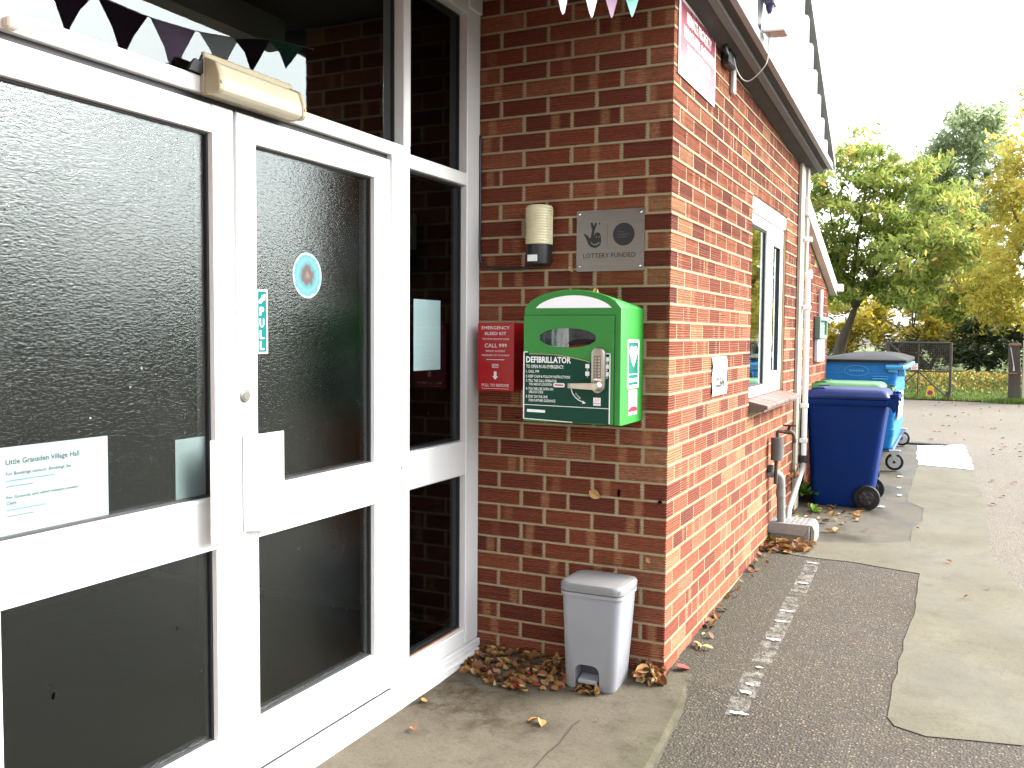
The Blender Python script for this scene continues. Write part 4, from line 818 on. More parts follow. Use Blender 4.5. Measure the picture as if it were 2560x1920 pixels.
# outside tap with lagged pipe
tp = thing('outside_tap', 'brass outside tap with black lever on a grey lagged pipe', 'tap', (.05, 2.3, .24))
LAG = M('grey_foam_lagging', (.10, .095, .09), .8, bump=.001, bs=200, dirt=(.2, .16, .1), da=.4); COP = M('old_copper', (.040, .033, .028), .7, .1, dirt=(.2, .25, .2), da=.4); GPVC = M('grey_pvc', (.20, .205, .20), .4, var=.05, dirt=(.2, .19, .15), da=.4); BRASS = M('worn_brass', (.075, .058, .034), .6, .4, dirt=(.2, .13, .05), da=.5)
b = B(); tube(b, [(.055, 2.30, .655), (.055, 2.30, .80)], .040, 14); obj('lagging', b, LAG, tp, True, auto=40)
b = B(); tube(b, [(.05, 2.30, .50), (.05, 2.30, .655)], .012, 8); obj('copper_pipe', b, COP, tp); b = B(); tube(b, curve_pts([(.055, 2.30, .80), (.055, 2.30, .835), (.075, 2.31, .84), (.10, 2.33, .835)], 4), .011, 8); obj('copper_pipe', b, COP, tp); b = B(); tube(b, [(.045, 2.345, .56), (.045, 2.345, .655)], .009, 8); obj('copper_pipe', b, COP, tp); b = B(); box(b, .0, .03, 2.27, 2.33, .58, .62, .004); obj('pipe_clip', b, COP, tp)
b = B(); lathe(b, (.09, 2.33, .835), (1, .2, 0), [(0, .014), (.03, .016), (.045, .012)], 12); tube(b, curve_pts([(.12, 2.335, .835), (.145, 2.34, .825), (.152, 2.342, .79)], 5), [.012]*11, 10); lathe(b, (.152, 2.342, .795), (0, 0, -1), [(0, .014), (.02, .014), (.03, .010)], 10); obj('tap_body', b, BRASS, tp, True, auto=40)
b = B(); tube(b, [(.115, 2.335, .84), (.122, 2.337, .875)], .010, 8); box(b, .08, .165, 2.33, 2.344, .872, .882, .003); obj('tap_handle', b, BLKP, tp)
gp = thing('waste_pipe', 'grey waste pipe elbow with a diagonal branch dropping into the gully box', 'pipe', (.05, 2.4, .24))
b = B(); tube(b, curve_pts([(-.02, 2.33, .555), (.03, 2.34, .562), (.062, 2.36, .545), (.07, 2.37, .50), (.07, 2.38, .44)], 5)+[Vector((.072, 2.42, .215))], .027, 12); lathe(b, (.070, 2.376, .46), (0, .04, -1), [(0, .030), (.05, .030)], 12); obj('pipe', b, GPVC, gp, True, auto=40)
b = B(); tube(b, curve_pts([(.062, 3.40, .55), (.063, 3.39, .50), (.066, 3.33, .465)], 4)+[Vector((.085, 2.62, .285)), Vector((.09, 2.545, .22))], .021, 12); obj('diagonal_pipe', b, GPVC, gp, True, auto=40)
b = B(); lathe(b, (.062, 3.40, .56), (0, 0, -1), [(0, .034), (.05, .034), (.06, .028)], 12); obj('black_collar', b, BLKP, gp)
# gully box with chequer plate cover
gbx = thing('gully_box', 'low concrete gully box with a bent chequer plate cover against the side wall', 'drain', (.13, 2.49, .115))
CON = M('gully_concrete', (.20, .185, .16), .9, bump=.003, bs=90, dirt=(.16, .14, .1), da=.5); t = NT('chequer_plate'); v = t.tc(); 
CHQ = t.done(t.mix(t.noise(v, 8, 5), (.20, .195, .19), (.30, .295, .29)), .55, .35, t.bump(t.noise(v, 300, 2), .0006))
zf = .105
b = B(); prism(b, [(.004, 2.372, zf), (.255, 2.382, zf), (.262, 2.60, zf), (.004, 2.60, zf)], (0, 0, .125), bev=.006); obj('upstand', b, CON, gbx)
b = B(); prism(b, [(.259, 2.378, zf), (.285, 2.385, zf), (.285, 2.395, .20), (.27, 2.40, .232), (.259, 2.40, .236)], (0, .205, .0), bev=.004); obj('end_curb', b, CON, gbx)
b = B(); box(b, .0, .262, 2.364, 2.615, .2315, .2395, .002); prism(b, [(.0, 2.3635, .172), (.222, 2.3635, .168), (.256, 2.3635, .2385), (.0, 2.3635, .2385)], (0, -.004, 0)); 
for i in range(8):
    for j in range(2):
        x = .02+.028*i; z = .186+.024*j; a = .5 if (i+j) % 2 else -.5
        prism(b, [(x+dx*math.cos(a)-dz_*math.sin(a), 2.3594, z+dx*math.sin(a)+dz_*math.cos(a)) for dx, dz_ in ((-.010, 0), (0, .0028), (.010, 0), (0, -.0028))], (0, -.0018, 0))
for i in range(8):
    for j in range(7):
        x = .02+.03*i; y = 2.39+.034*j; a = .6 if (i+j) % 2 else -.6
        prism(b, [(x+dx*math.cos(a)-dy*math.sin(a), y+dx*math.sin(a)+dy*math.cos(a), .2396) for dx, dy in ((-.011, 0), (0, .003), (.011, 0), (0, -.003))], (0, 0, .0018))
obj('cover_plate', b, CHQ, gbx)
# notice board with white panel and vent pipe on the rear wing
nbd = thing('notice_board', 'green framed glazed notice board on the rear wing wall', 'notice board', (0, 4.5, 1.42))
b = B(); frame(b, 4.26, 4.74, 1.425, 1.612, .035, .002, .05, .004); obj('frame', b, M('grey_green_frame', (.10, .16, .125), .5), nbd)
b = B(); box(b, .004, .03, 4.29, 4.71, 1.455, 1.582); obj('backing', b, M('pale_green_panel', (.36, .44, .38), .6, var=.3, vs=30), nbd)
b = B(); box(b, .032, .036, 4.293, 4.707, 1.458, 1.579); obj('pane', b, GCLR, nbd)
b = B(); box(b, .002, .03, 4.29, 4.72, 1.235, 1.424, .003); b = obj('white_panel', b, M('grey_white_panel', (.52, .55, .56), .5, dirt=(.35, .36, .34), da=.4), None); tag(b, 'pale panel on the rear wing wall just below the notice board', 'panel')
b = B(); tube(b, [(.022, 4.46, 1.615), (.022, 4.46, 1.84)], .019, 10); b = obj('vent_pipe', b, UPVC, None, True, auto=40); tag(b, 'short white pipe rising above the green notice board', 'pipe')
# ---------------------------------------------------------------- BINS
def wheelie(label, X, Y, Z, colm, lidm, s=1.0):
    w = thing('wheelie_bin', label, 'wheelie bin', (X, Y, Z), 'wheelie bins by the side wall')
    A = lambda x, y, z: (X+x*s, Y+y*s, Z+z*s)
    def ringb(x0_, x1_, y0_, y1_, r, z, n=5): return [A(x, y, z) for x, y in rrect(x0_, x1_, y0_, y1_, r, n)]
    b = B(); loft(b, [ringb(.040, .440, .030, .445, .05, .012), ringb(.030, .455, .022, .453, .055, .05), ringb(.022, .475, .018, .457, .05, .18), ringb(-.018, .548, .002, .468, .045, .76), ringb(-.020, .550, .0, .470, .045, .785)]); body = obj('body', b, colm, w, True, auto=45)
    b = B(); loft(b, [ringb(-.038, .560, -.014, .484, .03, .775), ringb(-.044, .566, -.018, .488, .03, .785), ringb(-.044, .566, -.018, .488, .03, .815), ringb(-.038, .560, -.012, .482, .03, .822)]); obj('rim', b, colm, body, True, auto=40)
    b = B(); R_ = [ringb(-.052, .570, -.024, .494, .035, .823), ringb(-.055, .573, -.027, .497, .035, .840), ringb(-.03, .56, -.012, .482, .04, .866), ringb(.03, .545, .02, .45, .06, .888), ringb(.09, .52, .07, .40, .06, .896), ringb(.14, .47, .11, .36, .05, .897)]
    loft(b, R_)
    for yy in (.05, .42): loft(b, [[A(x, yy+dy, z) for dy, z in ((-.018, z0_), (.018, z0_), (.018, z1_), (-.018, z1_))] for x, z0_, z1_ in ((-.01, .852, .858), (.03, .87, .898), (.10, .87, .902), (.14, .87, .882))])
    obj('lid', b, lidm, w, True, auto=35)
    b = B()
    for yy in (.035, .405): loft(b, [[A(x, yy+dy, z) for dy, z in ((-.016, z0_), (.016, z0_), (.016, z1_), (-.016, z1_))] for x, z0_, z1_ in ((.54, .79, .85), (.60, .80, .868), (.628, .79, .862), (.63, .74, .80))])
    tube(b, [A(.618, -.0, .835), A(.618, .47, .835)], .018*s, 10); loft(b, [[A(x, y, z) for x, y, z in ((.53, yy, .815), (.62, yy, .838), (.635, yy, .80), (.60, yy, .72), (.58, yy, .76), (.53, yy, .785))] for yy in (-.004, .024)])
    obj('handle', b, colm, w, True, auto=40)
    for yy, sd in ((-.028, 1), (.452, 1)):
        b = B(); lathe(b, A(.432, yy, .093), (0, 1, 0), [(0, .058*s), (.002*s, .062*s), (.004*s, .088*s), (.012*s, .093*s), (.034*s, .093*s), (.042*s, .088*s), (.044*s, .06*s)], 28); wh = obj('wheel', b, M('tyre_rubber', (.008, .008, .008), .7, var=.2, dirt=(.03, .028, .024), da=.4, spec=.25) if 'tyre_rubber' not in bpy.data.materials else bpy.data.materials['tyre_rubber'], w, True, auto=35)
        b = B(); lathe(b, A(.432, yy-.0008, .093), (0, -1, 0), [(0, .052*s), (.003*s, .05*s), (.004*s, .022*s), (.012*s, .02*s), (.014*s, .012*s)], 20)
        for k in range(6):
            a = k*math.pi/3; c_ = Vector(A(.432+.036*math.cos(a), yy-.004, .093+.036*math.sin(a))); tube(b, [c_-Vector((.014*math.cos(a), 0, .014*math.sin(a)))*s, c_+Vector((.014*math.cos(a), 0, .014*math.sin(a)))*s], .006*s, 6)
        obj('hub', b, BLKP, wh)
    b = B(); tube(b, [A(.432, -.036, .093), A(.432, .49, .093)], .010*s, 8); obj('axle', b, M('axle_steel', (.3, .3, .3), .4, 1) if 'axle_steel' not in bpy.data.materials else bpy.data.materials['axle_steel'], w)
    return w
NAVY = M('navy_bin_plastic', (.0016, .017, .100), .55, var=.08, bump=.0004, bs=500, dirt=(.01, .02, .07), da=.3, ds=4, spec=.10); NAVYL = M('navy_lid_plastic', (.003, .014, .08), .4, var=.08, dirt=(.03, .04, .09), da=.3, ds=5, spec=.3)
DKG = M('dark_green_plastic', (.012, .06, .022), .4, var=.1); LGR = M('green_lid_plastic', (.035, .15, .04), .35, var=.1, dirt=(.2, .25, .15), da=.3)
wheelie('navy blue wheelie bin with black wheels standing beside the side wall', .072, 3.52, .163, NAVY, NAVYL)
wheelie('wheelie bin with a green lid half hidden behind the navy bin', -.005, 4.24, .190, DKG, LGR, .985)
# four wheeled waste container
wc = thing('waste_container', 'bright blue four wheeled waste container with black lid behind the wheelie bins', 'waste container', (.25, 5.8, .24))
SKY = M('sky_blue_plastic', (.008, .150, .44), .42, var=.05, dirt=(.03, .16, .4), da=.25, ds=3, spec=.3); SKYL = M('pale_blue_plastic', (.05, .26, .52), .4, var=.05); LIDB = M('black_lid_plastic', (.006, .006, .007), .5, var=.15, dirt=(.02, .02, .02), da=.4, ds=4, spec=.25)
def cr(z, g, r=.03): return [(x, y, z) for x, y in rrect(-.085+.0+(.02-g), .60-(.02-g), 5.20+(.02-g)*.5, 6.75-(.02-g), r, 4)]
b = B(); Rr = []
for z, g in ((.432, -.03), (.45, -.012), (.552, .0), (.556, .006), (.612, .008), (.616, .002), (.728, .006), (.734, .012), (.80, .012), (.806, .006), (.90, .008), (.906, .015), (.985, .015), (.991, .009), (1.06, .010), (1.064, .016), (1.112, .017), (1.118, .012), (1.195, .014), (1.20, .03), (1.222, .032)): Rr.append(cr(z, g))
loft(b, Rr); obj('body', b, SKY, wc)
b = B(); loft(b, [[(x, y, z) for x, y in rrect(-.125, .68, 5.165, 6.86, .03, 4)] for z in (1.215, 1.238)]+[[(x, y, 1.243) for x, y in rrect(-.115, .67, 5.175, 6.85, .03, 4)], [(x, y, 1.282) for x, y in rrect(.10, .555, 5.40, 6.70, .10, 4)], [(x, y, 1.296) for x, y in rrect(.20, .48, 5.55, 6.5, .10, 4)]]); obj('lid', b, LIDB, wc, True, auto=25)
b = B(); box(b, -.118, -.080, 5.178, 6.6, .95, 1.2145, .008); obj('side_flap', b, LIDB, wc)
b = B(); tube(b, [(.505, 5.165, 1.175), (.645, 5.165, 1.178), (.668, 5.20, 1.178), (.668, 6.7, 1.178)], .022, 8); box(b, .52, .60, 5.172, 5.20, 1.125, 1.175, .008); box(b, .60, .66, 5.25, 5.31, 1.09, 1.17, .008); obj('lifting_handle', b, SKYL, wc, True, auto=40)
b = B(); box(b, .395, .525, 5.158, 5.182, 1.088, 1.094); tube(b, [(.395, 5.155, 1.068), (.525, 5.155, 1.068)], .007, 6); obj('grab_bar', b, SKYL, wc)
b = B(); ov = [(.255+.105*math.cos(2*math.pi*k/40), 1.137+.047*math.sin(2*math.pi*k/40)) for k in range(41)]; tube(b, [(x, 5.188, z) for x, z in ov], .0035, 5, caps=False); text(b, 'OTTO', (.205, 5.1865, 1.126), PX_, PZ_, .020, .10, .01) if False else None
for i in range(5): box(b, .195+.026*i, .212+.026*i, 5.184, 5.190, 1.128, 1.146)
tube(b, [(-.06, 5.189, 1.117), (.155, 5.189, 1.117)], .0022, 4); tube(b, [(.355, 5.189, 1.117), (.50, 5.189, 1.117)], .0022, 4); obj('raised_emblem', b, SKYL, wc)
b = B(); prism(b, [(.6125, 5.24, .70), (.6125, 5.95, .685), (.6165, 5.95, .925), (.6165, 5.24, .965)], (.001, 0, 0)); obj('white_label', b, WPR, wc)
TY = bpy.data.materials['tyre_rubber']; GALV = M('galvanised', (.50, .50, .50), .35, .85, var=.12)
def caster(x, y, z, r):
    b = B(); lathe(b, (x, y-.025, z+r), (0, 1, 0), [(0, r*.74), (.004, r*.96), (.012, r), (.038, r), (.046, r*.96), (.05, r*.74)], 28); w_ = obj('wheel', b, TY, wc, True, auto=35)
    b = B(); lathe(b, (x, y-.0275, z+r), (0, 1, 0), [(0, r*.70), (.003, r*.72), (.004, r*.5), (.005, r*.3)], 24); lathe(b, (x, y-.034, z+r), (0, 1, 0), [(0, r*.15), (.01, r*.22)], 10); obj('rim', b, GALV, w_, True, auto=30)
    b = B(); tt = z+2*r+.012
    for yy in (y-.034, y+.030): prism(b, [(x-.042, yy, tt+.010), (x+.040, yy, tt+.010), (x+.036, yy, tt-.012), (x+.014, yy, tt-.03), (x+.012, yy, z+r-.010), (x-.010, yy, z+r-.010), (x-.022, yy, tt-.03), (x-.040, yy, tt-.012)], (0, .004, 0))
    box(b, x-.050, x+.048, y-.036, y+.036, tt+.006, tt+.016, .002); obj('caster_fork', b, GALV, wc)
for x, y in ((.597, 5.20), (.585, 6.68), (.0, 5.25), (.0, 6.68)): caster(x, y, gz(x, y)+.008, .078)
b = B(); box(b, -.05, .585, 5.24, 6.7, .405, .438, .006); tube(b, [(.50, 5.20, .418), (.62, 5.20, .421)], .006, 6); obj('underframe', b, M('dark_blue_frame', (.012, .05, .13), .5), wc)
# drain channel and its surround
b = B(); 
box(b, .60, 1.02, 6.845, 6.93, gz(0, 6.85)+.010, gz(0, 6.85)+.018, .001)
dr_ = obj('drain_grate', b, M('drain_iron', (.08, .08, .078), .6, .4), None); tag(dr_, 'narrow dark drain grate set in the tarmac beyond the white patch', 'drain')
for i in range(12): q = B(); box(q, .615+.0335*i, .628+.0335*i, 6.853, 6.922, gz(0, 6.85)+.0182, gz(0, 6.85)+.023); obj('slat', q, M('drain_bar', (.13, .13, .125), .5, .4) if i == 0 else bpy.data.materials['drain_bar'], dr_)
# limewash drips along the eaves line: splashes of white on the tarmac
DRIP = M('white_splash', (.60, .60, .57), .7, var=.1); t = NT('white_splash_soft'); v = t.tc(); nz = t.noise(v, 24, 5, .75)
db = t.n('BsdfDiffuse'); db.inputs['Color'].default_value = (.55, .54, .50, 1); tb = t.n('BsdfTransparent'); mx = t.n('MixShader'); t.l(t.ramp(nz, [(.44, 0.0), (.72, .36)]), mx.inputs[0]); t.l(tb.outputs[0], mx.inputs[1]); t.l(db.outputs[0], mx.inputs[2]); o = t.n('OutputMaterial'); t.l(mx.outputs[0], o.inputs[0]); SOFTD = t.m
b = B(); rr_ = random.Random(3)
for x, y, w_, h_ in ((.335, 1.94, .042, .012), (.345, 1.52, .04, .018), (.335, 1.02, .04, .014), (.335, .86, .036, .012), (.34, .60, .04, .016), (.345, .25, .024, .010), (.343, .06, .030, .012), (.345, -.02, .032, .016), (.350, -.185, .055, .014), (.70, 4.1, .03, .03), (.68, 4.4, .03, .03), (.66, 4.9, .03, .03), (.60, 3.62, .04, .03)):
    pts = []
    for k in range(14):
        a = 2*math.pi*k/14; rj = rr_.uniform(.35, 1.0); px, py = x+w_*rj*math.cos(a), y+h_*rj*math.sin(a); pts.append((px, py, gz(px, py)+.0065 if y < 3 else gz(px, py)+.0125))
    face(b, pts, 0)
for y0_, y1_ in ((.30, 1.25), (1.3, 1.98), (-.05, .20), (-.2, -.06)):
    face(b, [(.30, y0_, gz(0, y0_)+.0052), (.385, y0_, gz(0, y0_)+.0052), (.375, y1_, gz(0, y1_)+.0052), (.295, y1_, gz(0, y1_)+.0052)], 1)
struct('drip_marks', b, [DRIP, SOFTD])
# ---------------------------------------------------------------- FALLEN LEAVES
LEAF = leafmat('dead_leaf', [(0, (.03, .016, .008)), (.2, (.085, .035, .014)), (.45, (.19, .080, .028)), (.65, (.29, .145, .045)), (.82, (.40, .26, .10)), (.93, (.40, .31, .17)), (1, (.34, .04, .03))], .15, .6)
def leaf_geo(L, seed):
    r = random.Random(seed); wd = L*r.uniform(.26, .36); n = 5; V = []; F = []; cu = r.uniform(-1.2, 1.6); tw = r.uniform(-.6, .6); fold = r.uniform(.1, .7)
    for i in range(n+1):
        t = i/n; w_ = wd*math.sin(math.pi*min(.97, t*.92+.05))**.8*(1 if i not in (0, n) else .15); x = L*(t-.5); z = L*.18*cu*(t-.5)**2*4*.5; a = tw*(t-.5)
        for sgn in (-1, 0, 1): V.append(Vector((x, sgn*w_*math.cos(a), z+abs(sgn)*w_*fold+sgn*w_*math.sin(a))))
    for i in range(n):
        for j in range(2): q = i*3+j; F.append((q, q+1, q+4, q+3))
    return V, F
def leaf_mesh(seed, L, c):
    V, F = leaf_geo(L, seed); me = bpy.data.meshes.new('fallen_leaf'); me.from_pydata([tuple(v) for v in V], [], F); me.materials.append(LEAF)
    a = me.attributes.new('lc', 'FLOAT', 'POINT'); a.data.foreach_set('value', [c]*len(V)); return me
LV = [leaf_mesh(100+i, random.uniform(.05, .085), c) for i, c in enumerate((.3, .45, .55, .62, .7, .78, .5, .85, .4, 1.0))]
class Litter:
    def __init__(s): s.V = []; s.F = []; s.C = []
    def add(s, p, L, c, tilt=.5):
        V, F = leaf_geo(L, random.randrange(9999)); m = Matrix.Translation(p) @ Euler((random.gauss(0, tilt), random.gauss(0, tilt), random.uniform(0, 6.28))).to_matrix().to_4x4(); n = len(s.V)
        s.V += [tuple(m @ v) for v in V]; s.F += [tuple(i+n for i in f) for f in F]; s.C += [c]*len(V)
    def build(s, name, label=None):
        me = bpy.data.meshes.new(name); me.from_pydata(s.V, [], s.F); me.materials.append(LEAF); a = me.attributes.new('lc', 'FLOAT', 'POINT'); a.data.foreach_set('value', s.C)
        o = bpy.data.objects.new(name, me); COL.objects.link(o); o['kind'] = 'stuff'
        if label: o['label'] = label
        return o
def lcol(): return min(.95, max(.02, random.gauss(.52, .22))) if random.random() > .03 else 1.0
lt = Litter()
for i in range(330):      # drift in the corner between the door sill and the bin
    x = random.uniform(-.85, -.36); u = random.random()**1.35; y = -.015-u*(.24+.10*math.sin((x+.84)*6)); 
    z = slz(x, y)+.006+.032*(1-u)*random.random()*(1-abs(x+.62)*1.5); lt.add((x, y, z), random.uniform(.026, .058), lcol(), .42)
for i in range(46): lt.add((random.uniform(-.115, .012), random.uniform(-.10, -.012), slz(0, -.05)+random.uniform(.006, .06)), random.uniform(.035, .07), lcol()-.1, .7)
for i in range(16): lt.add((random.uniform(-.33, -.19), random.uniform(-.275, -.235), ZB+random.uniform(.004, .02)), random.uniform(.025, .05), random.uniform(.4, .85), .5)
for i in range(70):
    x = random.uniform(.01, .30); y = 2.34-random.random()**1.3*.30*(1-.35*x/.3); lt.add((x, y, gz(x, y)+.008+random.uniform(0, .022)), random.uniform(.04, .085), min(.75, lcol()), .45)
for i in range(46):
    y = random.uniform(.1, 2.1)+random.gauss(0, .06); y = random.choice((y, .55+random.gauss(0, .1), 1.0+random.gauss(0, .12), 1.7+random.gauss(0, .2))); x = .012+abs(random.gauss(0, .022))*(1+.4*y); lt.add((x, max(.12, y), gz(x, y)+.006+random.uniform(0, .012)), random.uniform(.022, .048), lcol()-.08, .5)
for i in range(34): x = random.uniform(.03, .52); y = random.uniform(2.95, 3.5); lt.add((x, y, gz(x, y)+.012), random.uniform(.035, .075), lcol(), .4)
for i in range(11): x = random.uniform(-.26, -.135); lt.add((x, -.10-random.random()*.12, 1.628-.6*max(0, x+.27)*1.0+random.uniform(-.006, .012)-.004), random.uniform(.022, .042), random.uniform(.68, .9), .8)
for i in range(9): lt.add((.05+random.gauss(0, .02), 3.1+random.gauss(0, .05), .44+random.gauss(0, .03)), random.uniform(.04, .07), random.uniform(.3, .55), .9)
lt.build('leaf_litter')
def single(x, y, z, k, s, label, grp='fallen leaves scattered on the paving', rx=None):
    o = bpy.data.objects.new('fallen_leaf', LV[k % len(LV)]); COL.objects.link(o); o.location = (x, y, z); o.rotation_euler = rx or (random.gauss(0, .25), random.gauss(0, .25), random.uniform(0, 6.28)); o.scale = (s, s, s); tag(o, label, 'leaf', grp)
for x, y, k, sc_, lb in ((-.30, -.60, 5, .75, 'right hand of two dry leaves touching on the open entrance slab'), (-.335, -.59, 3, .6, 'left hand of two dry leaves touching on the open entrance slab'), (-.80, -.62, 4, .7, 'orange leaf lying close to the white door threshold'), (-.48, -.36, 7, .9, 'pale leaf lying in front of the leaf drift on the slab'), (-.70, -.86, 2, .7, 'narrow brown leaf near the threshold at the bottom of the view'), (-.12, -.48, 1, .35, 'tiny brown leaf on the slab in front of the pedal bin')): single(x, y, slz(x, y)+.010, k, sc_, lb)
single(.055, .10, gz(0, .1)+.014, 9, .95, 'red leaf lying at the brick corner beside the slab', rx=(.2, .3, 1.0))
single(.095, .36, gz(0, .36)+.014, 7, 1.0, 'large pale leaf on the tarmac near the brick corner', rx=(.1, .2, .4))
for x, y, lb in ((.42, 3.25, 'curled brown leaf under the near wheel of the navy bin'), (.33, 2.72, 'left leaf of a pair lying beyond the gully box'), (.38, 2.75, 'right leaf of a pair lying beyond the gully box'), (.29, 3.1, 'brown leaf on damp ground in front of the navy bin')): single(x, y, gz(x, y)+.018, random.randrange(9), 1.0, lb)
for i in range(9):
    x = random.uniform(.35, 1.6); y = random.uniform(-.1, 3.2); single(x, y, gz(x, y)+.014, random.randrange(9), random.uniform(.35, .6), 'small dry leaf lying out on the tarmac or path')
# brown stain drops and specks on the wall
single(-.318, -.012, .762, 5, .8, 'withered yellow leaf caught on the return wall below the cabinet', 'leaves caught on the wall', (1.4, .6, .3)); single(-.075, -.010, .502, 4, .5, 'thin straw leaf stuck to the return wall above the bin', 'leaves caught on the wall', (1.4, 1.1, .2)); single(-.438, -.008, 1.728, 7, .55, 'pale curled leaf beside the plaque on the return wall', 'leaves caught on the wall', (1.5, .9, 0))
b = B()
for x, z, w_, h_ in ((-.211, .775, .006, .020), (-.030, .752, .010, .008), (-.40, 1.015, .004, .003), (-.69, 1.075, .006, .004)): face(b, [(x+w_*random.uniform(.7, 1.1)*math.cos(a), -.0025, z+h_*random.uniform(.7, 1.1)*math.sin(a)) for a in [k*2*math.pi/9 for k in range(9)]])
bmesh.ops.solidify(b, geom=b.faces[:], thickness=.001); struct('bird_lime', b, DRIP, 'stuff')
# weeds
WEED = leafmat('weed_leaf', [(0, (.03, .09, .012)), (.5, (.08, .20, .02)), (1, (.22, .34, .04))], .35)
def weed(x, y, z, n, L, label):
    b = B(); V = []; F = []; C_ = []
    for i in range(n):
        a = random.uniform(0, 6.28); el = random.uniform(.3, 1.3); l = L*random.uniform(.6, 1.1); w_ = l*.16; d = Vector((math.cos(a)*math.cos(el), math.sin(a)*math.cos(el), math.sin(el))); s_ = Vector((-math.sin(a), math.cos(a), 0)); m_ = len(V)
        for t in (0, .3, .6, 1): 
            p = Vector((x, y, z))+d*l*t-Vector((0, 0, l*.35*t*t)); ww = w_*(.3, 1, .9, .05)[(0, .3, .6, 1).index(t)]
            V += [tuple(p-s_*ww+Vector((0, 0, ww*.5))), tuple(p), tuple(p+s_*ww+Vector((0, 0, ww*.5)))]
        for q in range(3):
            for j in range(2): k = m_+q*3+j; F.append((k, k+1, k+4, k+3))
        C_ += [random.random()]*12
    me = bpy.data.meshes.new('weed'); me.from_pydata(V, [], F); me.materials.append(WEED); a = me.attributes.new('lc', 'FLOAT', 'POINT'); a.data.foreach_set('value', C_)
    o = bpy.data.objects.new('weed', me); COL.objects.link(o); tag(o, label, 'weed')
weed(.12, 2.75, gz(0, 2.75), 26, .16, 'broad leaved green weed growing behind the gully box'); weed(.045, 3.62, gz(0, 3.6)+.05, 16, .20, 'taller weed in the gap behind the downpipe foot'); weed(.16, 3.28, gz(0, 3.3), 14, .10, 'small weed growing in front of the navy bin'); weed(.02, 2.33, gz(0, 2.3), 10, .07, 'tiny weed between the wall and the gully box')
# ---------------------------------------------------------------- GRASS, GATE, CONE, POSTS
GRASS = M('lawn_soil', (.085, .125, .024), .9, var=.35, vs=1.5, bump=.01, bs=40, dirt=(.12, .09, .03), da=.5, ds=1.2)
lawn = B()
lv_ = []
for (x0_, x1_, y0_, y1_) in ((-14, 34, 11.3, 60),):
    nx, ny = 40, 50
    gvv = [[lawn.verts.new((x0_+(x1_-x0_)*i/nx, y0_+(y1_-y0_)*j/ny+(random.uniform(-.05, .05) if j == 0 else 0), gz(0, y0_+(y1_-y0_)*j/ny)+.012)) for j in range(ny+1)] for i in range(nx+1)]
    for i in range(nx):
        for j in range(ny): lawn.faces.new((gvv[i][j], gvv[i+1][j], gvv[i+1][j+1], gvv[i][j+1]))
struct('lawn', lawn, GRASS)
def attr_mesh(name, V, F, C, m):
    me = bpy.data.meshes.new(name); V = np.asarray(V, dtype=np.float32); F = np.asarray(F, dtype=np.int32)
    nv, nf, k = len(V), len(F), F.shape[1]
    me.vertices.add(nv); me.vertices.foreach_set('co', V.ravel()); me.loops.add(nf*k); me.loops.foreach_set('vertex_index', F.ravel()); me.polygons.add(nf); me.polygons.foreach_set('loop_start', np.arange(0, nf*k, k, dtype=np.int32)); me.polygons.foreach_set('loop_total', np.full(nf, k, dtype=np.int32))
    me.update(calc_edges=True); me.materials.append(m); a = me.attributes.new('lc', 'FLOAT', 'POINT'); a.data.foreach_set('value', np.asarray(C, dtype=np.float32)); return me
def add_mesh(name, me, parent=None, kind=None):
    o = bpy.data.objects.new(name, me); COL.objects.link(o)
    if parent is not None: o.parent = parent; o.location = -ORG[parent]; ORG[o] = ORG[parent]
    if kind: o['kind'] = kind
    return o
# grass blades and fallen leaves on the lawn
GBL = leafmat('grass_blade', [(0, (.06, .11, .016)), (.5, (.11, .18, .028)), (1, (.20, .25, .06))], .3)
n = 26000; px = rng.uniform(-1.5, 4.5, n); py = 11.32+rng.random(n)**1.4*6.2; hgt = rng.uniform(.015, .045, n)*(1+.6*(py < 11.7)); an = rng.uniform(0, 6.28, n); pz = .013+.0435*np.minimum(py, 16.3)+.012
dx, dy = np.cos(an)*.010, np.sin(an)*.010; lx, ly = rng.normal(0, .015, n), rng.normal(0, .015, n)
V = np.stack([np.stack([px-dx, py-dy, pz], 1), np.stack([px+dx, py+dy, pz], 1), np.stack([px+lx, py+ly, pz+hgt], 1)], 1).reshape(-1, 3)
add_mesh('grass', attr_mesh('grass', V, np.arange(3*n).reshape(-1, 3), np.repeat(rng.random(n), 3), GBL), kind='stuff')
YLF = leafmat('yellow_fallen_leaf', [(0, (.22, .12, .03)), (.4, (.42, .27, .05)), (.75, (.55, .40, .08)), (1, (.62, .50, .16))], .25)
n = 2600; py = 11.9+rng.random(n)**.8*4.6; px = rng.uniform(-1.5, 4.5, n); keep = rng.random(n) < np.clip((py-11.9)/1.6, .08, 1); px, py = px[keep], py[keep]; n = len(px); pz = .013+.0435*np.minimum(py, 16.3)+.045; an = rng.uniform(0, 6.28, n); L = rng.uniform(.022, .042, n)
ux, uy = np.cos(an)*L, np.sin(an)*L; tz = rng.normal(0, .02, (n, 4))
V = np.stack([np.stack([px-ux, py-uy, pz+tz[:, 0]], 1), np.stack([px+uy*.5, py-ux*.5, pz+tz[:, 1]], 1), np.stack([px+ux, py+uy, pz+tz[:, 2]], 1), np.stack([px-uy*.5, py+ux*.5, pz+tz[:, 3]], 1)], 1).reshape(-1, 3)
add_mesh('lawn_leaves', attr_mesh('lawn_leaves', V, np.arange(4*n).reshape(-1, 4), np.repeat(rng.random(n), 4), YLF), kind='stuff')
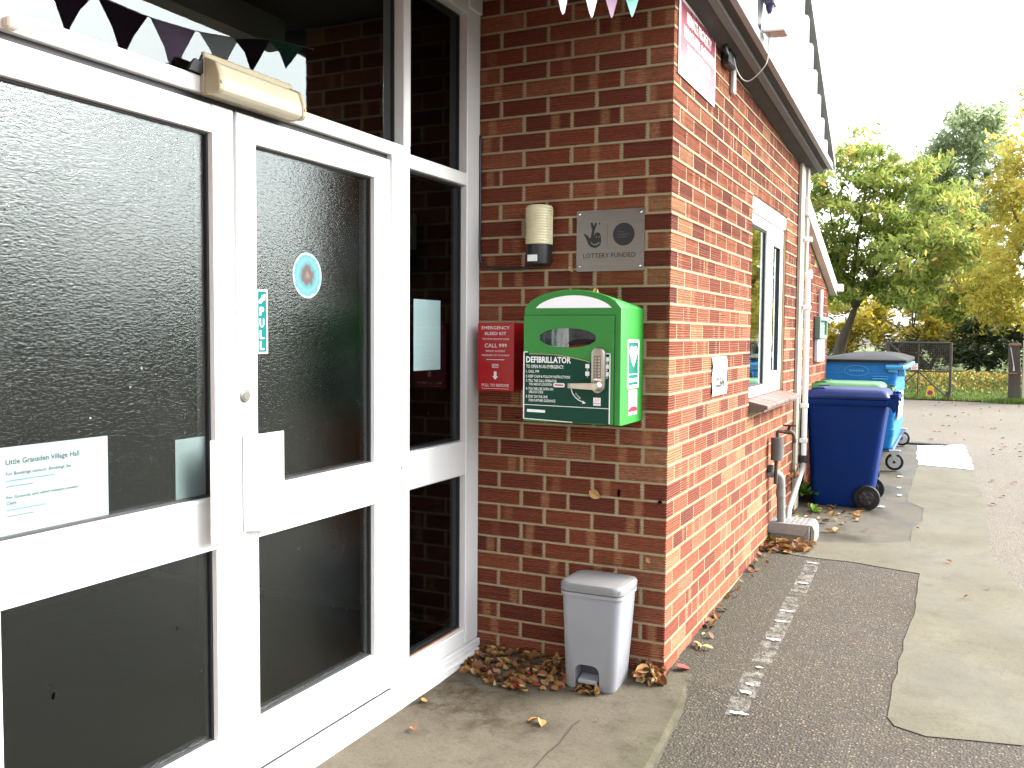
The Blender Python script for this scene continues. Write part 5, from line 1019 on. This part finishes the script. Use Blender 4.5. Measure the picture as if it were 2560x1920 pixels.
# dark leaf specks on the car park
n = 420; px = rng.uniform(.7, 6, n); py = rng.uniform(2.5, 11.2, n); kk = (px > 1.35) | (py > 7.1); px, py = px[kk], py[kk]; n = len(px); pz = .013+.0435*py+.012; an = rng.uniform(0, 6.28, n); L = rng.uniform(.015, .035, n); ux, uy = np.cos(an)*L, np.sin(an)*L
V = np.stack([np.stack([px-ux, py-uy, pz], 1), np.stack([px+uy*.5, py-ux*.5, pz+.008], 1), np.stack([px+ux, py+uy, pz+.004], 1), np.stack([px-uy*.5, py+ux*.5, pz+.012], 1)], 1).reshape(-1, 3)
add_mesh('leaf_specks', attr_mesh('leaf_specks', V, np.arange(4*n).reshape(-1, 4), np.repeat(rng.random(n)*.7, 4), LEAF), kind='stuff')
# steel gate
GS = M('rusty_dark_steel', (.045, .036, .03), .6, .3, var=.3, dirt=(.12, .05, .025), da=.5); GY = 11.40; G0, G1, GZ0, GZ1 = .135, 1.005, .513, 1.372
gt = thing('field_gate', 'rusty dark steel mesh gate with diagonal braces at the edge of the lawn', 'gate', (.57, GY, .50))
def bar(name, a, c, r, par, m=GS): b = B(); tube(b, [a, c], r, 8); return obj(name, b, m, par)
for x in (G0, G1): bar('stile', (x, GY, GZ0-.01), (x, GY, GZ1), .020, gt)
for z in (GZ0+.005, GZ1-.01): bar('rail', (G0, GY, z), (G1, GY, z), .013, gt)
bar('rail', (G0, GY, .935), (G1, GY, .935), .010, gt); bar('upright', (.565, GY, GZ0), (.565, GY, GZ1), .010, gt)
for a, c in (((.565, .935), (.965, .555)), ((.565, .935), (.165, .555)), ((.565, .955), (.165, 1.33)), ((.30, 1.22), (G0+.02, 1.36))): bar('brace', (a[0], GY-.012, a[1]), (c[0], GY-.012, c[1]), .011, gt)
b = B(); box(b, .93, 1.01, GY-.02, GY+.02, .505, .60, .01); box(b, .95, .985, GY-.022, GY+.022, .60, .64, .008); obj('hinge_plate', b, GS, gt)
b = B()
for i in range(1, 30): x = G0+(G1-G0)*i/30; tube(b, [(x, GY+.008, .935), (x, GY+.008, GZ1)], .0022, 4)
for i in range(1, 15): z = .935+(GZ1-.935)*i/15; tube(b, [(G0, GY+.010, z), (G1, GY+.010, z)], .0022, 4)
o = obj('mesh_wire', b, GS, gt); o['kind'] = 'stuff'
b = B(); box(b, .466, .560, GY-.03, GY-.024, .955, 1.05, .002); X = .47; 
for i, z in enumerate((1.03, 1.005, .985, .966)): pf(b, [(.474, z), (.551-.012*(i % 2), z), (.551-.012*(i % 2), z+.010), (.474, z+.010)], GY-.0306, 1)
b = obj('gate_sign', b, [WPR, M('gate_red', (.45, .04, .04), .5)], None); tag(b, 'small white sign with red writing fixed to the steel gate', 'sign')
cn = thing('no_waiting_cone', 'yellow no waiting cone with red and blue roundel behind the gate', 'cone', (.735, 11.55, .515))
YEL = M('cone_yellow', (.62, .36, .01), .5, var=.06); b = B(); loft(b, [[(.735+sx*w_, 11.56+sy_*w_*.6, z) for sx, sy_ in ((-1, -1), (1, -1), (1, 1), (-1, 1))] for w_, z in ((.072, .517), (.070, .55), (.034, .700), (.030, .708))]); box(b, .655, .815, 11.51, 11.61, .505, .520, .004); obj('body', b, YEL, cn)
b = B(); zc = .605; nrm = Vector((0, -1, .14)).normalized(); c0 = Vector((.735, 11.5275, zc)); uz_ = Vector((0, .14, 1)).normalized()
for r_, mi, k in ((.040, 0, .001), (.026, 1, .002)): face(b, [c0+nrm*(k+.002)+Vector((1, 0, 0))*r_*math.cos(a)+uz_*r_*math.sin(a) for a in [2*math.pi*j/24 for j in range(24)]], mi)
face(b, [c0+nrm*.005+Vector((1, 0, 0))*x+uz_*z for x, z in ((-.022, .016), (-.016, .022), (.022, -.016), (.016, -.022))], 0)
obj('roundel', b, [M('cone_red', (.42, .03, .02), .5), M('cone_blue', (.02, .025, .12), .5)], cn)
WOOD = M('weathered_post', (.048, .036, .026), .85, var=.4, dirt=(.06, .085, .03), da=.6, ds=4, stretch=(1, 1, .2), bump=.004, bs=40)
gp_ = thing('gate_post', 'weathered wooden gate post with a steel latch plate near the car park edge', 'post', (1.84, 11.35, .50))
b = B(); prism(b, [(1.765, 11.30, .50), (1.925, 11.30, .50), (1.915, 11.30, .94), (1.885, 11.30, 1.34), (1.755, 11.30, 1.35)], (0, .14, 0), bev=.01); obj('post', b, WOOD, gp_)
RS = M('rust_strap', (.18, .085, .05), .7); b = B(); box(b, 1.745, 1.905, 11.285, 11.30, 1.335, 1.365, .003); obj('strap', b, RS, gp_); b = B(); box(b, 1.74, 1.87, 11.28, 11.30, .925, .945, .003); obj('strap', b, RS, gp_)
b = B(); tube(b, [(1.775, 11.285, 1.31), (1.82, 11.282, 1.05), (1.825, 11.28, .97)], [.006, .008, .016], 8); obj('latch', b, M('latch_steel', (.35, .34, .32), .5, .5), gp_)
b = B(); box(b, 1.937, 2.10, 11.30, 11.42, .52, 1.412, .008); b = obj('concrete_post', b, M('pale_post_concrete', (.40, .38, .28), .85, bump=.004, bs=50, dirt=(.2, .22, .1), da=.4), None); tag(b, 'pale concrete gate post at the edge of the car park', 'post')
n = 2600; px = rng.normal(1.88, .14, n); py = 11.30-np.abs(rng.normal(0, .06, n)); hgt = rng.uniform(.02, .09, n); an = rng.uniform(0, 6.28, n); pz = .013+.0435*py+.004; dx, dy = np.cos(an)*.006, np.sin(an)*.006
V = np.stack([np.stack([px-dx, py-dy, pz], 1), np.stack([px+dx, py+dy, pz], 1), np.stack([px+rng.normal(0, .03, n), py+rng.normal(0, .03, n), pz+hgt], 1)], 1).reshape(-1, 3)
add_mesh('grass', attr_mesh('grass', V, np.arange(3*n).reshape(-1, 3), np.repeat(rng.random(n), 3), GBL), kind='stuff')
# ---------------------------------------------------------------- TREES
BARK = M('bark', (.065, .050, .038), .9, var=.35, vs=14, bump=.012, bs=30, stretch=(1, 1, .3), dirt=(.05, .07, .03), da=.5)
def leaves(cl, per, size, droop=.3, shell=.55, flat=.6):
    """cl: clump list (x,y,z,rx,ry,rz); returns quads of bent leaf sprays through each clump's volume"""
    Vs = []; Cs = []
    for (x, y, z, rx, ry, rz, tone) in cl:
        n = per; d = rng.normal(size=(n, 3)); d /= np.linalg.norm(d, axis=1)[:, None]; r = shell+(1-shell)*rng.random(n); r *= np.where(rng.random(n) < .25, rng.random(n), 1); r *= rng.uniform(.75, 1.18, n)
        p = np.array([x, y, z])+d*r[:, None]*np.array([rx, ry, rz])
        a = rng.uniform(0, 6.28, n); el = rng.normal(-droop, .45, n); L = size*rng.uniform(.55, 1.25, n); w = L*rng.uniform(.28, .5, n)
        t = np.stack([np.cos(a)*np.cos(el), np.sin(a)*np.cos(el), np.sin(el)], 1); s = np.stack([-np.sin(a), np.cos(a), np.zeros(n)], 1)+rng.normal(0, flat, (n, 3))*.8; s /= np.linalg.norm(s, axis=1)[:, None]
        nrm = np.cross(t, s)
        v0 = p-t*L[:, None]*.5; v2 = p+t*L[:, None]*.5; v1 = p+s*w[:, None]*.5+nrm*w[:, None]*.15; v3 = p-s*w[:, None]*.5+nrm*w[:, None]*.15
        Vs.append(np.stack([v0, v1, v2, v3], 1)); Cs.append(np.repeat(np.clip(tone+rng.normal(0, .16, n), 0, 1), 4))
    V = np.concatenate(Vs).reshape(-1, 3); return V, np.arange(len(V)).reshape(-1, 4), np.concatenate(Cs)
def crown_clumps(c, R, n, cr, tone, up=1.0, seed=0):
    r = np.random.default_rng(seed); out = []
    for i in range(n):
        d = r.normal(size=3); d /= np.linalg.norm(d); k = r.uniform(.35, 1)**.6; s = cr*r.uniform(.6, 1.3)
        out.append((c[0]+d[0]*R[0]*k, c[1]+d[1]*R[1]*k, c[2]+d[2]*R[2]*k*up, s, s, s*.7, tone+r.normal(0, .13)))
    return out
def tree(label, base, path, r0, limbs, clumps, per, size, mat, cat='tree', group=None, droop=.3, name='tree', flat=.6):
    t_ = thing(name, label, cat, base, group)
    b = B(); pts = curve_pts(path, 6); n_ = len(pts); tube(b, pts, [r0*(1-.72*i/(n_-1))*(1+.35*max(0, 1-i/5)) for i in range(n_)], 10)
    for pth, rl in limbs:
        q = curve_pts(pth, 5); tube(b, q, [rl*(1-.85*i/(len(q)-1)) for i in range(len(q))], 7)
    obj('trunk', b, BARK, t_, True)
    V, F, C_ = leaves(clumps, per, size, droop, flat=flat); add_mesh('crown', attr_mesh('crown', V, F, C_, mat), t_)
    return t_
def gl(y): return gz(0, y)
MAPLE = leafmat('maple_leaf', [(0, (.090, .135, .030)), (.30, (.185, .250, .050)), (.55, (.270, .325, .075)), (.78, (.37, .36, .095)), (.90, (.46, .30, .08)), (1, (.50, .20, .07))], .58)
YELL = leafmat('yellow_leaf', [(0, (.16, .165, .025)), (.35, (.34, .30, .045)), (.65, (.50, .43, .075)), (.9, (.58, .50, .12)), (1, (.56, .34, .06))], .58)
GOLD = leafmat('golden_leaf', [(0, (.12, .12, .02)), (.4, (.30, .25, .035)), (.75, (.46, .37, .05)), (1, (.52, .33, .05))], .55)
POPL = leafmat('poplar_leaf', [(0, (.22, .27, .15)), (.5, (.34, .41, .24)), (1, (.48, .54, .34))], .78)
DARKG = leafmat('dark_evergreen', [(0, (.022, .032, .014)), (.5, (.045, .066, .026)), (1, (.10, .12, .04))], .25)
# leaning maple left of the gate, behind the bins
ty = 19; B0 = (-1.42, ty, gl(19))
fork = (-1.06, ty, 2.15)
limbs = [([fork, (-1.30, ty+.1, 2.7), (-1.55, ty+.2, 3.5), (-1.7, ty, 4.6)], .085), ([fork, (-.75, ty-.1, 2.75), (-.3, ty-.2, 3.3), (.3, ty-.4, 3.7)], .09), ([(-1.18, ty+.05, 2.4), (-1.1, ty, 3.2), (-.95, ty-.1, 4.3), (-.8, ty, 5.4)], .07), ([(-.75, ty-.1, 2.75), (-.5, ty-.5, 3.5), (-.35, ty-.6, 4.5)], .05), ([fork, (-.6, ty+.6, 2.75), (.2, ty+.8, 3.0), (1.0, ty+.7, 3.0)], .06), ([(-1.5, ty+.2, 3.3), (-2.0, ty, 3.8), (-2.3, ty-.2, 4.2)], .04)]
cl = []
r_ = np.random.default_rng(5)
def inside(x, z):
    # crown outline in the x-z plane
    top = np.interp(x, [-2.6, -2.0, -1.2, -.5, .4, 1.1, 1.7, 2.2], [4.4, 5.5, 6.0, 5.75, 5.35, 4.6, 3.6, 2.6]); bot = np.interp(x, [-2.6, -2.0, -1.4, -.9, -.2, .5, 1.2, 2.2], [2.2, 2.05, 2.25, 2.35, 2.2, 2.05, 1.75, 1.65]); return bot < z < top
while len(cl) < 330:
    x = r_.uniform(-2.6, 2.1); z = r_.uniform(1.8, 6.0); y = ty+r_.normal(0, .8)
    if inside(x, z): s = r_.uniform(.20, .42); cl.append((x, y, z, s*1.35, s*1.2, s*.62, .44+r_.normal(0, .11)+.08*(x > .8)))
for x, z in ((1.15, 1.85), (1.35, 1.7), (1.5, 1.95), (.9, 2.1), (.95, 1.45)): cl.append((x, ty-.6, z, .2, .2, .16, .75))
tree('leaning maple with green and yellow autumn leaves beyond the blue waste container', B0, [B0, (-1.36, ty, 1.25), (-1.22, ty, 1.65), (-1.10, ty, 2.0), fork], .155, limbs, cl, 80, .19, MAPLE, droop=.55, flat=1.2)
# yellow tree on the right
ty = 15; B0 = (2.75, ty, gl(15)); cl = []
while len(cl) < 300:
    x = r_.uniform(1.30, 4.9); z = r_.uniform(1.45, 6.6); top = np.interp(x, [1.3, 1.6, 1.9, 2.3, 3.0, 4.0, 4.9], [3.1, 4.3, 5.3, 6.1, 6.6, 6.1, 4.4]); bot = np.interp(x, [1.3, 1.7, 2.2, 3, 4.9], [2.2, 1.55, 1.5, 1.6, 2.0])
    if bot < z < top: s = r_.uniform(.18, .36); cl.append((x, ty+r_.normal(0, .7), z, s*1.2, s*1.2, s*.8, .58+r_.normal(0, .12)+.05*(z-3.5)))
tree('tall yellow autumn tree at the right edge behind the gate post', B0, [B0, (2.78, ty, 1.8), (2.7, ty, 3.2), (2.75, ty, 5.6)], .15, [([(2.75, ty, 2.2), (2.2, ty-.2, 3.0), (1.8, ty-.3, 3.9)], .06), ([(2.72, ty, 2.8), (3.4, ty, 3.8), (3.9, ty, 4.8)], .06)], cl, 110, .14, YELL, droop=.45, flat=1.4)
# tall grey green poplars far behind
for i, (x, y, h, w, lab) in enumerate(((1.40, 40, 11.1, 2.25, 'tall grey green poplar rising between the maple and the yellow tree'), (.25, 42, 9.5, 1.35, 'lower grey green poplar on the left of the tall one'))):
    cl = []
    while len(cl) < 240:
        z = r_.uniform(2.5, h); k = math.sin(math.pi*min(1, max(.08, (h-z)/(h-1.0))))**.55*w; dx = r_.uniform(-1, 1)*k; s = r_.uniform(.30, .60); cl.append((x+dx+.22*math.sin(z*1.3), y+r_.normal(0, .7), z, s, s, s*1.1, .45+r_.normal(0, .16)))
    tree(lab, (x, y, gl(40)), [(x, y, gl(40)), (x, y, 3), (x+.1, y, 6), (x, y, 10)], .25, [([(x, y, 3.5), (x+.6, y, 5.5), (x+.7, y, 8)], .1)], cl, 85, .30, POPL, group='poplars in the distance', droop=.5, flat=2.2)
# golden shrubs behind the maple trunk and dark evergreen hedge behind the lawn
for i, (x, y, R, n, lab, m, tone) in enumerate(((-1.9, 25, (1.2, .9, .8), 34, 'low golden shrub at the far left beside the maple trunk', GOLD, .5), (-.1, 26, (1.6, .9, 1.0), 52, 'golden bush glowing under the maple branches', GOLD, .55), (-3.8, 30, (1.6, 1, 1.7), 30, 'yellow bush half hidden behind the brick wing', GOLD, .45), (1.1, 27, (1.2, .9, .9), 36, 'olive and gold bush behind the field gate', GOLD, .35))):
    zc = gl(25)+R[2]*1.0; cl = crown_clumps((x, y, zc+.35), R, n, .34, tone, seed=20+i); t_ = thing('bush', lab, 'bush', (x, y, gl(25)))
    b = B()
    for k in range(4): a = k*1.6; tube(b, curve_pts([(x, y, gl(25)), (x+.2*math.cos(a), y+.2*math.sin(a), zc-.2), (x+.7*math.cos(a)*R[0], y+.4*math.sin(a), zc+.5)], 4), [.04]*5+[.02]*4, 5)
    obj('stem', b, BARK, t_); V, F, C_ = leaves(cl, 80, .20, .3); add_mesh('crown', attr_mesh('crown', V, F, C_, m), t_)
for i, (x, y, R, n, lab, tone) in enumerate(((1.55, 17.4, (.62, .7, .62), 34, 'dark evergreen bush behind the right half of the gate', .45), (2.75, 17.8, (.9, .7, .75), 40, 'dark evergreen bush behind the wooden gate post', .3), (.45, 18.6, (.8, .6, .42), 30, 'low dark bush behind the middle of the gate', .4), (4.2, 18, (1.1, .7, .9), 30, 'dark evergreen bush outside the right edge', .35))):
    zg = gl(17); cl = crown_clumps((x, y, zg+R[2]*.9), R, n, .26, tone, seed=40+i); t_ = thing('evergreen_bush', lab, 'bush', (x, y, zg)); b = B()
    for k in range(3): a = k*2.1; tube(b, [(x+.1*math.cos(a), y, zg), (x+.3*math.cos(a), y+.1*math.sin(a), zg+R[2])], [.05, .02], 6)
    obj('stem', b, BARK, t_); V, F, C_ = leaves(cl, 100, .14, .1); add_mesh('crown', attr_mesh('crown', V, F, C_, DARKG), t_)
# a rustling mass of far woodland closing the view and, off to the right, the hedge mirrored in the door glass
cl = []
for i in range(150): x = r_.uniform(-8, 6); z = r_.uniform(.8, 3.2); cl.append((x, 33+r_.normal(0, .6), z, .7, .5, .5, .35+r_.normal(0, .15)))
V, F, C_ = leaves(cl, 60, .34, .1); o = add_mesh('woodland', attr_mesh('woodland', V, F, C_, leafmat('woodland_leaf', [(0, (.08, .08, .03)), (.5, (.17, .16, .06)), (1, (.34, .28, .08))], .4)), kind='stuff')
cl = []
for i in range(620):
    s_ = r_.uniform(0, 1); x = 17+10*r_.random()*.12+3*math.sin(s_*9); y = -14+44*s_; z = r_.uniform(-.1, 2.8+.6*math.sin(s_*17)+.5*math.sin(s_*41)); cl.append((x, y, z, .8, .9, .6, .4+r_.normal(0, .2)))
V, F, C_ = leaves(cl, 45, .42, .1); add_mesh('hedgerow', attr_mesh('hedgerow', V, F, C_, leafmat('hedge_leaf', [(0, (.015, .025, .008)), (.5, (.045, .065, .015)), (1, (.13, .12, .03))], .3)), kind='stuff')
# further trees to the right of the frame, mirrored in the side window
for i, (x, y, m, lab) in enumerate(((4.9, 23, MAPLE, 'green and gold tree outside the frame mirrored in the side window'), (6.6, 30, YELL, 'yellow tree outside the frame mirrored in the side window'))):
    cl = crown_clumps((x, y, 4.2), (1.9, 1.6, 3.4), 110, .55, .45, seed=60+i); tree(lab, (x, y, gl(22)), [(x, y, gl(22)), (x, y, 2.5), (x, y, 5)], .2, [], cl, 70, .26, m, droop=.5, flat=2.0)
# unseen opposite wing added behind the camera's left to darken the return wall
wg = B(); box(wg, -9, -.006, -9.5, -3.16, -.2, 2.93); obj('added_shading_wing', wg, M('plain_red_brick', (.20, .055, .034), .9), hall)
